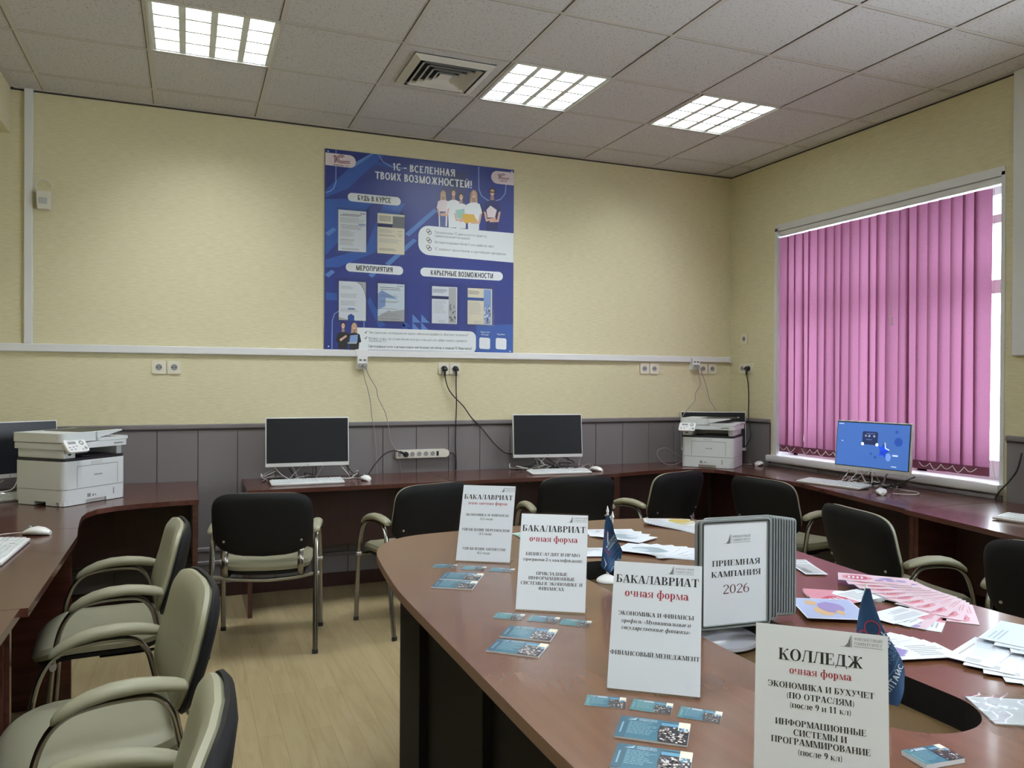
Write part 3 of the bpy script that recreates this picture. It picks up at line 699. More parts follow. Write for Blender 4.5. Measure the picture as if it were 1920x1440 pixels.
# ------------------------------------------------------------------ all-in-one computers
SCR = {}
mat('screen_blue', s2l((62, 100, 170)), .3, emis=.62); mat('screen_navy', s2l((34, 46, 86)), .3, emis=.55); mat('screen_white', (.8, .86, .95), .3, emis=.8)
mat('screen_ball', s2l((38, 72, 158)), .3, emis=.6); mat('screen_star', s2l((26, 70, 215)), .3, emis=.7); mat('screen_glow', s2l((110, 145, 205)), .3, emis=.6); mat('screen_dim', s2l((88, 120, 185)), .3, emis=.6)
def pc(label, loc, rz, tilt, lit=False):
    t = thing('desktop_computer', label, 'computer', loc, rz, 'white all-in-one computers')
    w, h, z0 = .52, .312, .092
    T = Matrix.Translation((0, 0, z0)) @ Matrix.Rotation(R(-tilt), 4, 'X')
    bm = bm_new(); box(bm, -w/2, w/2, 0, .022, 0, h, 0, .004, 2, M=T); box(bm, -w/2+.05, w/2-.05, .020, .048, .05, h-.05, 0, .012, 2, M=T); obj('case', bm, 'white_plastic', t)
    bm = bm_new(); box(bm, -w/2+.006, w/2-.006, -.0015, .002, .024, h-.006, 0, M=T)
    mats = ['screen_off']
    if lit:
        mats = ['black_plastic', 'screen_blue', 'screen_navy', 'screen_white', 'screen_ball', 'screen_star', 'screen_glow', 'screen_dim']
        x0, x1, y0, y1 = -w/2+.010, w/2-.012, .028, h-.012
        def f(d):
            return lambda u, v_: T @ Vector((x0+(x1-x0)*u, -.0016-d, y1-(y1-y0)*v_))
        A = (x1-x0)/(y1-y0)
        poly(bm, [f(.0003)(0, 0), f(.0003)(1, 0), f(.0003)(1, 1), f(.0003)(0, 1)], 1)
        g = f(.0006)
        poly(bm, [g(.475+x_, .335+y_*A) for x_, y_ in rrect(.215, .165, .02, 4)], 2)
        g2 = f(.0009)
        for cx, cy in ((.375, .475), (.575, .475)): poly(bm, [g2(x_, cy+(y_-cy)*A) for x_, y_ in circ(cx, cy, .020)], 3)
        put(bm, sans('11 : 33', .01), lambda u, v_: g2(u, 1-v_*1), .44, 1-.285, .075, .045, 3)
        put(bm, sans('19', .01), lambda u, v_: g2(u, 1-v_), .53, 1-.29, .028, .045, 3)
        for a, b_, wd in ((.42, .365, .08), (.42, .225, .12)): poly(bm, [g2(a, b_), g2(a+wd, b_), g2(a+wd, b_+.012), g2(a, b_+.012)], 7)
        poly(bm, [g(x_, .38+(y_-.38)*A) for x_, y_ in circ(.86, .38, .054)], 4); poly(bm, [g(x_, .16+(y_-.16)*A) for x_, y_ in circ(.83, .16, .02)], 4)
        poly(bm, [g(x_, .69+(y_-.69)*A) for x_, y_ in circ(.50, .69, .014)], 4); poly(bm, [g(x_, .76+(y_-.76)*A) for x_, y_ in circ(.56, .76, .018)], 4)
        star = []
        for k in range(10):
            rr_ = .105 if k % 2 == 0 else .048; a = R(78+36*k); star.append((.665+rr_*math.cos(a)*.8, .60-rr_*math.sin(a)*A))
        poly(bm, [g2(*p) for p in star], 5)
        g3 = f(.0012)
        for a, b_ in ((9, 0), (8, 9), (1, 0), (7, 8)):
            p, q = star[a], star[b_]; d_ = Vector((q[0]-p[0], q[1]-p[1])); nn = Vector((-d_.y, d_.x)).normalized()*.005
            poly(bm, [g3(p[0]+nn.x, p[1]+nn.y*A), g3(q[0]+nn.x, q[1]+nn.y*A), g3(q[0]-nn.x, q[1]-nn.y*A), g3(p[0]-nn.x, p[1]-nn.y*A)], 3 if a in (9, 8) else 2)
        for k in range(4): poly(bm, [g3(.615+.018*k, .60), g3(.621+.018*k, .60), g3(.640+.018*k, .70), g3(.634+.018*k, .70)], 2)
        poly(bm, [g2(x_, .70+(y_-.70)*A) for x_, y_ in circ(.735, .72, .036, 20, .05)], 6)
        poly(bm, [g2(.825+x_, .685+y_*A) for x_, y_ in rrect(.10, .034, .015, 4)], 7); poly(bm, [g3(.795, .680), g3(.86, .680), g3(.86, .70), g3(.795, .70)], 3)
        for a, b_, wd in ((.02, .03, .07), (.07, .43, .025), (.78, .93, .07)): poly(bm, [g2(a, b_), g2(a+wd, b_), g2(a+wd, b_+.012), g2(a, b_+.012)], 3)
    obj('screen', bm, mats, t, smooth=False)
    bm = bm_new(); cyl(bm, T @ Vector((0, -.0005, .011)), T @ Vector((0, .001, .011)), .004, 12); obj('logo_dot', bm, 'grey_plastic', t)
    for sx in (-1, 1):
        bm = bm_new()
        tube(bm, [T @ Vector((sx*.13, .024, .05)), (sx*.085, .03, z0-.02), (sx*.055, .045, .007)], .007, 8, 0, .004)
        tube(bm, [(sx*.055, .047, .006), (sx*.115, -.075, .006)], .008, 8, 0, .006)
        obj('stand_leg', bm, 'silver', t)
    bm = bm_new(); box(bm, -.085, .085, .035, .06, 0, .008, 0, .003, 1); obj('stand_bar', bm, 'silver', t)
    return t
pc('white all-in-one computer with a dark screen, left one on the back desks', (1.50, -.25, DZ), R(-2), 5)
pc('white all-in-one computer with a dark screen, middle of the back desks', (3.20, -.235, DZ), R(-9), 6)
pc('dark-screened white computer standing in the corner behind the right printer', (4.70, -.155, DZ), R(-24), 4)
pc('white all-in-one computer with a lit blue screen below the window', (4.70, -1.73, DZ), R(-82), 5, True)
pc('dark-screened white computer behind the left printer, cut by the left edge', (-.12, -.315, DZ), R(33), 5)

# ------------------------------------------------------------------ keyboards and mice
def keyboard(label):
    t = thing('keyboard', label, 'keyboard', (0, 0, 0), 0, 'white keyboards')
    bm = bm_new(); T = Matrix.Translation((0, 0, .003)) @ Matrix.Rotation(R(4), 4, 'X')
    box(bm, -.22, .22, -.068, .068, .004, .016, 0, .004, 2, M=T); box(bm, -.2, .2, .045, .062, -.003, .006, 0, M=T); box(bm, -.2, .2, -.062, -.05, .0, .006, 0, M=T)
    obj('keyboard_body', bm, 'white_plastic', t)
    bm = bm_new()
    for blk, x0, nx in ((0, -.208, 15), (1, .080, 3), (2, .144, 4)):
        for j in range(6):
            for i in range(nx):
                if blk == 1 and j in (3,): continue
                if blk == 1 and j == 4 and i != 1: continue
                if j == 0+5 and 0: continue
                if blk == 0 and j == 5 and 4 <= i <= 9:
                    if i == 4: box(bm, x0+.0186*4, x0+.0186*10-.003, -.056, -.041, .016, .0195, 0, M=T)
                    continue
                y = .052-.0186*j-(0 if j == 0 else .004); box(bm, x0+.0186*i, x0+.0186*i+.0155, y-.0075, y+.0075, .016, .0195, 0, M=T)
    obj('keys', bm, 'printer_white', t, smooth=False)
    return t
KB = [(.14, -2.02, 88, 'white keyboard on the left desk, cut by the left edge'), (-.215, -.615, 33, 'white keyboard below the dark computer behind the left printer'),
      (1.475, -.40, 0, 'white keyboard before the left back-wall computer'), (3.19, -.435, -6, 'white keyboard before the middle back-wall computer'),
      (4.53, -1.60, -78, 'off-white keyboard before the lit blue screen'), (4.42, -3.02, -80, 'white keyboard on the far right desk, cut by the right edge')]
kb = keyboard(KB[0][3])
for k, (x, y, a, lb) in enumerate(KB):
    if k == 0: kb.location = (x, y, DZ); kb.rotation_euler = (0, 0, R(a))
    else: dup(kb, (x, y, DZ), R(a), lb)
def mouse(label):
    t = thing('computer_mouse', label, 'mouse', (0, 0, 0), 0, 'white computer mice')
    bm = bm_new(); RS = []
    for f in (0, .08, .25, .5, .75, .92, 1.):
        s = max(.05, math.sin(PI*(.06+.88*f))**.6); zc_ = .036*math.sin(PI*(.12+.78*f))**.8
        RS.append([(.031*s*math.cos(2*PI*k/18), -.055+.11*f, max(0, zc_*(.5+.5*math.sin(2*PI*k/18)))) for k in range(18)])
    rings(bm, RS); obj('mouse_body', bm, 'white_plastic', t)
    bm = bm_new(); cyl(bm, (-.004, .03, .031), (.004, .03, .031), .007, 12); obj('scroll_wheel', bm, 'grey_plastic', t)
    return t
MS = [(.215, -1.66, 70, 'white mouse beside the keyboard on the left desk'), (1.845, -.375, 10, 'white mouse right of the left back-wall keyboard'),
      (3.50, -.40, 25, 'white mouse right of the middle back-wall keyboard'), (4.87, -.50, -60, 'white mouse lying right of the corner printer'),
      (4.50, -2.00, -40, 'off-white mouse below the lit blue screen')]
ms = mouse(MS[0][3])
for k, (x, y, a, lb) in enumerate(MS):
    if k == 0: ms.location = (x, y, DZ); ms.rotation_euler = (0, 0, R(a))
    else: dup(ms, (x, y, DZ), R(a), lb)

# ------------------------------------------------------------------ printers
def printer(label, loc, rz):
    t = thing('laser_printer', label, 'printer', loc, rz, 'white laser printers')
    w, y0, y1 = .195, -.17, .17
    bm = bm_new(); prism(bm, rrect(2*w, y1-y0, .03, 5), .084, .226); obj('body', bm, 'printer_white', t)
    bm = bm_new()
    # paper tray with a handle recess cut into its front and side
    prism(bm, rrect(2*w, y1-y0, .03, 5), .022, .0815)
    pr_ = rrect(2*w, y1-y0, .03, 5); box(bm, -w+.03, -.065, y0, y0+.05, .003, .022); box(bm, .065, w-.03, y0, y0+.05, .003, .022); box(bm, -w, w, .03, y1-.03, .003, .022); box(bm, -w, -w+.2, y0+.05, -.05, .003, .022); box(bm, w-.05, w, y0+.05, .03, .003, .022)
    prism(bm, [(-w, y0+.03), (-w+.009, y0+.009), (-w+.03, y0), (-w+.06, y0+.06)], .003, .022); prism(bm, [(w, y0+.03), (w-.009, y0+.009), (w-.03, y0), (w-.06, y0+.06)], .003, .022)
    obj('paper_tray', bm, 'printer_white', t)
    bm = bm_new(); box(bm, -.066, .066, y0+.012, y0+.016, .003, .03); obj('tray_recess', bm, 'printer_grey', t, smooth=False)
    bm = bm_new(); box(bm, .108, .114, y0-.001, y0+.002, .030, .064); box(bm, -.055, -.035, y0-.001, y0+.002, .034, .052); box(bm, -.024, -.014, y0-.001, y0+.002, .036, .046); box(bm, -.006, -.001, y0-.001, y0+.002, .036, .046)
    obj('tray_gauge', bm, 'line_grey', t, smooth=False)
    bm = bm_new(); prism(bm, rrect(2*w-.003, y1-y0-.003, .029, 5), .226, .240); box(bm, -.05, .13, -.13, .13, .239, .246); obj('output_tray', bm, 'black_plastic', t)
    # front door seam, grip and wordmark
    bm = bm_new(); yq = y0-.0006
    for a, b_, c, d in ((-.118, -.115, .09, .196), (.135, .138, .09, .196), (-.118, .138, .195, .198), (-w+.03, w-.03, .0815, .085)): poly(bm, [(a, yq, c), (b_, yq, c), (b_, yq, d), (a, yq, d)])
    obj('door_seam', bm, 'line_grey', t, smooth=False)
    bm = bm_new(); box(bm, -.03, .035, y0-.002, y0+.001, .203, .219, 0); obj('door_grip', bm, 'printer_grey', t, smooth=False)
    bm = bm_new(); put(bm, sans('PANTUM', .01), lambda u, v_: (u, y0-.001, v_), .01, .146, .052, .0075, 0, shear=.25); obj('wordmark', bm, 'ink', t, smooth=False)
    # neck pillars
    bm = bm_new(); box(bm, -w+.004, -w+.075, y0+.006, y1-.02, .24, .287, 0, .006, 2); box(bm, w-.045, w-.01, y0+.02, y1-.02, .24, .287, 0, .006, 2); box(bm, -w+.07, w-.04, .06, y1-.02, .24, .287); obj('neck', bm, 'printer_white', t)
    bm = bm_new(); box(bm, -w+.03, -w+.045, y0+.003, y0+.008, .256, .264); obj('usb_port', bm, 'ink', t, smooth=False)
    # scanner bed and lid with document feeder
    bm = bm_new(); prism(bm, rrect(2*w+.02, .36, .035, 5, .002, 0), .287, .318); obj('scanner', bm, 'printer_white', t)
    bm = bm_new(); box(bm, .105, .162, -.1825, -.179, .298, .306); obj('scanner_badge', bm, 'line_grey', t, smooth=False)
    bm = bm_new()
    prism(bm, rrect(.22, .355, .035, 5, -.10, 0), .322, .368); prism(bm, rrect(.2, .355, .02, 4, .11, 0), .320, .336)
    F = lambda x, y, z: Vector((x, y, z))
    rings(bm, [[F(.005, y, .334), F(.005, y, .368), F(.165, y, .372), F(.165, y, .366)] for y in (-.172, -.13)]); rings(bm, [[F(.005, y, .334), F(.005, y, .368), F(.165, y, .372), F(.165, y, .366)] for y in (.13, .172)])
    obj('lid', bm, 'printer_white', t)
    bm = bm_new(); rings(bm, [[F(-.06, y, .352), F(-.06, y, .3695), F(.16, y, .3735), F(.16, y, .362)] for y in (-.128, .128)]); obj('feeder_tray', bm, 'black_plastic', t, smooth=False)
    bm = bm_new(); rings(bm, [[F(.03, y, .336), F(.03, y, .345), F(.14, y, .338), F(.14, y, .336)] for y in (-.12, .12)]); obj('feeder_exit', bm, 'grey_plastic', t, smooth=False)
    # tilted control panel at the front left
    T = Matrix.Translation((-.145, -.188, .300)) @ Matrix.Rotation(R(-38), 4, 'X')
    bm = bm_new(); prism(bm, rrect(.125, .075, .014, 4), 0, .012, M=T @ Matrix.Rotation(R(90), 4, 'X') @ Matrix.Translation((0, 0, 0))); cp = obj('control_panel', bm, 'white_plastic', t)
    bm = bm_new(); g = lambda u, v_: T @ Vector((u, -.0128, v_))
    poly(bm, [g(x_, y_) for x_, y_ in rrect(.046, .016, .002, 2, -.020, .017)])
    for i_, (a, b_) in enumerate(((.034, .014), (.046, -.018))): poly(bm, [g(x_, y_) for x_, y_ in circ(a, b_, .014 if i_ == 0 else .009)])
    for a, b_ in ((-.044, -.010), (-.022, -.008), (-.002, -.004), (-.040, -.023), (-.018, -.022), (.026, -.025)): poly(bm, [g(x_, y_) for x_, y_ in rrect(.013, .006, .002, 2, a, b_)])
    obj('button', bm, 'grey_plastic', cp, smooth=False, label='grey display and keys')
    bm = bm_new(); g2 = lambda u, v_: T @ Vector((u, -.0131, v_)); poly(bm, [g2(x_, y_) for x_, y_ in circ(.034, .014, .006)]); obj('button', bm, 'white_plastic', cp, smooth=False)
    return t
def ctr(mx_, my_, a, d=.17): a = R(a); return (mx_-math.sin(a)*d, my_+math.cos(a)*d, DZ)
printer('white laser printer on the left corner desk', ctr(.347, -.772, 48), R(48))
printer('white laser printer on the right corner desk before a dark screen', ctr(4.385, -.50, -50), R(-50))

# ------------------------------------------------------------------ printed information board on the back wall
PX0, PX1, PZ0, PZ1 = 1.637, 3.012, 1.601, 2.952
pb = thing('information_board', 'large dark blue printed information board on the yellow back wall', 'information board', (PX0, -.003, PZ0))
pw, ph = PX1-PX0, PZ1-PZ0
BLU = ['poster_base', 'poster_mid', 'poster_light', 'poster_line', 'poster_white', 'ink', 'logo_red', 'ink_soft', 'skin', 'hair_dark', 'hair_blond', 'mint', 'mustard', 'denim', 'poster_navy', 'poster_pink', 'skin_shade', 'ink_grey']
for nm, c in (('poster_base', (38, 50, 120)), ('poster_mid', (46, 82, 156)), ('poster_light', (84, 122, 186)), ('poster_line', (128, 156, 208)), ('poster_white', (226, 232, 236)), ('logo_red', (110, 38, 52)), ('skin', (208, 168, 148)),
              ('hair_dark', (40, 32, 32)), ('hair_blond', (190, 164, 120)), ('mint', (150, 196, 190)), ('mustard', (206, 166, 70)), ('denim', (72, 92, 140)), ('poster_navy', (30, 36, 88)), ('poster_pink', (226, 214, 220)), ('skin_shade', (160, 128, 118))):
    mat(nm, s2l(c), .4)
MI = {k: i for i, k in enumerate(BLU)}
bm = bm_new(); box(bm, 0, pw, -.006, 0, 0, ph, 0)
def pt(x, y):
    """Layout point measured on a flat sketch of the board (units of its height) -> board coordinates."""
    s = (x-28)/1244.; u = s*1224/((1-s)*1353+s*1224); v_ = (y-(60+142*s))/((1413+8*s)-(60+142*s))
    return u*pw, (1-v_)*ph
lay = [0]
def pp(pts, k, d=None):
    q = [pt(*p) for p in pts]
    poly(bm, [(min(max(a, .001), pw-.001), -.0062-(d if d is not None else .0003), min(max(b_, .001), ph-.001)) for a, b_ in q], MI[k])
# tinted shapes of the background print
pp([(30, 400), (360, 400), (240, 560), (33, 780)], 'poster_mid', .0002); pp([(33, 810), (300, 730), (420, 420), (560, 430), (360, 760), (120, 860), (33, 862)], 'poster_mid', .0002)
pp([(180, 200), (330, 95), (420, 105), (180, 330), (33, 390), (33, 340)], 'poster_mid', .00015)
pp([(360, 150), (500, 170), (500, 190), (360, 172)], 'poster_mid', .0002)
pp([(200, 170), (330, 92), (350, 96), (220, 190)], 'poster_light', .0004)
for a, b_ in (((440, 840), (625, 670)), ((330, 920), (400, 850)), ((570, 640), (760, 470)), ((40, 920), (85, 885)), ((40, 640), (95, 600))):
    pp([(a[0]-12, a[1]-8), (a[0]+14, a[1]+10), (b_[0]+12, b_[1]+8), (b_[0]-12, b_[1]-8)], 'poster_light', .0004)
pp([(38, 1030), (110, 1035), (110, 1085), (38, 1080)], 'poster_mid', .0003); pp([(310, 1090), (330, 1060), (430, 1250), (390, 1265)], 'poster_mid', .0003)
for k, (a, b_) in enumerate(((610, 1170), (668, 1170), (610, 1225), (668, 1225), (545, 1200), (545, 1230))): pp([(a, b_), (a+55, b_+58), (a, b_+55)], 'poster_light' if k < 4 else 'poster_mid', .0004)
pp([(1030, 1240), (1272, 1230), (1272, 1424), (1030, 1420)], 'poster_mid', .0002); pp([(800, 200), (960, 220), (960, 420), (800, 400)], 'poster_navy', .0001)
def pline(pts, w, k, d=.0006):
    for (a, b_), (c, e_) in zip(pts[:-1], pts[1:]):
        q = Vector((c-a, e_-b_)); nn = Vector((-q.y, q.x)).normalized()*w
        pp([(a+nn.x, b_+nn.y), (c+nn.x, e_+nn.y), (c-nn.x, e_-nn.y), (a-nn.x, b_-nn.y)], k, d)
pline([(100, 70), (100, 290), (85, 330), (60, 350), (33, 358)], 3, 'poster_line'); pline([(380, 100), (410, 150), (470, 185), (560, 195)], 3, 'poster_line')
pline([(1040, 180), (1042, 330), (1060, 375), (1100, 405), (1140, 412), (1185, 398), (1215, 360), (1220, 300)], 3, 'poster_line')
pline([(78, 1410), (80, 1220), (95, 1175), (130, 1150), (170, 1145)], 3, 'poster_line'); pline([(290, 1220), (290, 1265)], 3, 'poster_line')
# panels and pills
def skewbox(x0, y0, x1, y1, dy, r, k, d=.0008, n=6, left=True, right=True):
    o = []
    for (cx, cy, a0) in ((x1-r, y0+r, 270), (x1-r, y1-r, 0), (x0+r, y1-r, 90), (x0+r, y0+r, 180)):
        isr = a0 in (270, 0)
        if (isr and not right) or (not isr and not left):
            xx = x1 if isr else x0; yy = y0 if a0 in (270, 180) else y1
            o.append((xx, yy+dy*(xx-x0)/(x1-x0)))
        else:
            for i in range(n+1):
                a = R(a0+90*i/n); xx, yy = cx+r*math.cos(a), cy+r*math.sin(a); o.append((xx, yy+dy*(xx-x0)/(x1-x0)))
    pp(o, k, d)
skewbox(30, 88, 232, 172, 24, 42, 'poster_pink', left=False); skewbox(1122, 205, 1272, 290, 16, 42, 'poster_pink', right=False)
skewbox(179, 357, 529, 414, 32, 28, 'poster_white'); skewbox(168, 829, 547, 887, 23, 28, 'poster_white'); skewbox(661, 856, 1202, 915, 27, 28, 'poster_white')
skewbox(646, 572, 1272, 768, 52, 70, 'poster_white', right=False); skewbox(240, 1264, 1028, 1412, 18, 40, 'poster_white', left=False)
def ptext(s, cx, cy, width, k, slope, d=.0011, bold=.012, hgt=None):
    G_, w = sans(s, bold)
    kx = width/w; ky = hgt or kx
    for ip, p in enumerate(G_): pp([(cx+(x-w/2)*kx, cy-(y-.5)*ky+slope*(x-w/2)*kx) for x, y in p], k, d+.00002*(ip % 12))
ptext('1С – ВСЕЛЕННАЯ', 680, 203, 415, 'poster_white', .105, hgt=48, bold=.035); ptext('ТВОИХ ВОЗМОЖНОСТЕЙ!', 678, 270, 640, 'poster_white', .098, hgt=50, bold=.035)
ptext('БУДЬ В КУРСЕ', 354, 401, 222, 'ink', .09, hgt=34, bold=.03); ptext('МЕРОПРИЯТИЯ', 357, 869, 245, 'ink', .055, hgt=34, bold=.03); ptext('КАРЬЕРНЫЕ ВОЗМОЖНОСТИ', 933, 900, 412, 'ink', .048, hgt=34, bold=.03)
for s_, x_, y_, w_, sl in (('Технологиями 1С реализуются проекты', 925, 632, 342, .075), ('превосходящие ожидания', 870, 651, 232, .075), ('Автоматизировано более 5 млн рабочих мест', 950, 698, 392, .07), ('1С доверяют малый бизнес и крупнейшие корпорации', 988, 746, 468, .068)):
    ptext(s_, x_, y_, w_, 'ink_grey', sl, bold=0., hgt=19)
for y_ in (617, 674, 725):
    for dx, dy in ((-5, -6), (5, 7)): pline([(716+dx+11*math.cos(a*PI/6), y_+dy+12*math.sin(a*PI/6)) for a in range(13)], 1.8, 'ink', .0011)
for s_, x_, y_, w_, sl in (('Тебя привлекают интеграционные задачи, мобильные разработки, облачные технологии?', 650, 1301, 658, .016), ('Желаешь узнать, как устроен бизнес изнутри и повышать его эффективность применяя', 645, 1340, 650, .016), ('технологии 1С?', 380, 1352, 118, .016)):
    ptext(s_, x_, y_, w_, 'ink_grey', sl, bold=0., hgt=17)
ptext('Сфотографируй успех и автоматизируй свое будущее уже сейчас в команде 1С:Франчайзи!', 660, 1392, 682, 'ink', .010, hgt=17, bold=.015)
for y_ in (1296, 1334): pline([(296, y_), (301, y_+7), (310, y_-9)], 2, 'ink', .0011)
# round logos: a figure one and a letter C drawn in double lines
def logo(x, y, s, k, sub, ssl):
    pline([(x-38*s, y-14*s), (x-26*s, y-24*s), (x-26*s, y+25*s)], 2.6*s, k, .0011); pline([(x-18*s, y-26*s), (x-18*s, y+25*s)], 2.6*s, k, .0011)
    for r_ in (26, 15): pline([(x+14*s+r_*s*math.cos(R(a)), y+r_*s*math.sin(R(a))) for a in range(-30, -271, -20)][:13], 2.8*s, k, .0011)
    pline([(x+14*s, y+26*s), (x+74*s, y+29*s)], 2.6*s, k, .0011); pline([(x+14*s, y+15*s), (x+74*s, y+18*s)], 2.6*s, k, .0011)
    ptext(sub, x+18*s, y+44*s, 110*s if s > .8 else 52, k, ssl, bold=.01, hgt=13)
logo(118, 132, 1.0, 'logo_red', 'ФИРМА "1С"', .1); logo(1190, 246, .68, 'logo_red', 'GALEX', .1)
ptext('Подробнее о компании', 1088, 1284, 62, 'poster_white', .01, bold=0., hgt=11); ptext('ФТО-Софт', 1088, 1302, 50, 'poster_white', .01, bold=0., hgt=11); ptext('Подробнее', 1192, 1298, 50, 'poster_white', .01, bold=0., hgt=11)
skewbox(1050, 1320, 1121, 1396, 4, 12, 'poster_white'); skewbox(1158, 1322, 1228, 1397, 4, 12, 'poster_white')
for a, b_ in ((56, 1394), (1252, 1412), (48, 80), (1258, 214)): pp(circ(a, b_, 5, 10), 'poster_white', .0012)
# printed photograph of standing students
def el(cx, cy, rx, ry, k, d): pp([(cx+rx*math.cos(2*PI*i/16), cy+ry*math.sin(2*PI*i/16)) for i in range(16)], k, d)
def figure(x, top, s, hair, shirt, legs, long=False, arm=True, d=.001, bottom=600):
    el(x, top+26*s, 19*s, 26*s, hair, d)
    if long: pp([(x-21*s, top+18*s), (x+21*s, top+18*s), (x+24*s, top+84*s), (x+12*s, top+90*s), (x-12*s, top+90*s), (x-24*s, top+84*s)], hair, d)
    pp([(x-9*s, top+50*s), (x+9*s, top+50*s), (x+12*s, top+84*s), (x-12*s, top+84*s)], 'skin_shade', d+.0001)
    pp([(x-14*s, top+80*s), (x+14*s, top+80*s), (x+42*s, top+92*s), (x+54*s, top+150*s), (x+38*s, top+158*s), (x+34*s, bottom), (x-34*s, bottom), (x-38*s, top+158*s), (x-54*s, top+150*s), (x-42*s, top+92*s)], shirt, d+.00015)
    el(x, top+32*s, 13.5*s, 20*s, 'skin', d+.0002)
    pp([(x-7*s, top+43*s), (x+7*s, top+43*s), (x+4*s, top+47*s), (x-4*s, top+47*s)], 'poster_white', d+.0003)
    for q in (-6, 6): el(x+q*s, top+29*s, 2.4*s, 1.8*s, 'hair_dark', d+.0003)
    if arm:
        pp([(x-52*s, top+148*s), (x-38*s, top+154*s), (x-30*s, top+196*s), (x+22*s, top+186*s), (x+24*s, top+198*s), (x-38*s, top+212*s)], 'skin', d+.0003)
        pp([(x+52*s, top+148*s), (x+38*s, top+154*s), (x+30*s, top+200*s), (x-16*s, top+204*s), (x-14*s, top+216*s), (x+40*s, top+214*s)], 'skin', d+.00032)
figure(808, 340, .80, 'hair_blond', 'poster_pink', 'denim', True, True, .00085, 582); pp([(786, 480), (826, 482), (824, 584), (788, 582)], 'denim', .0011)
figure(876, 330, .92, 'hair_dark', 'poster_white', 'denim', False, False, .0009, 588)
figure(1130, 318, 1.08, 'hair_dark', 'poster_navy', 'denim', False, True, .0009, 606); pp([(1092, 470), (1118, 440), (1160, 470), (1148, 520), (1100, 520)], 'poster_pink', .0014); pp([(1110, 346), (1150, 348), (1150, 355), (1110, 353)], 'ink', .0014)
figure(926, 356, .90, 'hair_dark', 'poster_white', 'denim', False, True, .0013, 594); pp([(888, 472), (948, 462), (952, 525), (900, 528)], 'mint', .0018)
figure(1008, 336, 1.05, 'hair_blond', 'poster_white', 'denim', True, True, .0017, 604); pp([(930, 498), (1010, 500), (1030, 548), (950, 560)], 'mustard', .0023); pline([(1052, 430), (1075, 505)], 4, 'ink', .0022)
# printed photograph of two colleagues with a laptop
figure(152, 1226, .88, 'hair_dark', 'ink', 'ink', False, False, .001, 1410); pp([(128, 1345), (172, 1315), (178, 1326), (136, 1360)], 'skin', .0014)
figure(226, 1232, .86, 'hair_blond', 'ink', 'ink', True, False, .0013, 1412); pp([(200, 1318), (250, 1312), (246, 1362), (192, 1368)], 'poster_line', .0018); pp([(178, 1366), (246, 1362), (240, 1374), (186, 1374)], 'ink_soft', .0019)
bo = obj('printed_panel', bm, BLU, pb, smooth=False)
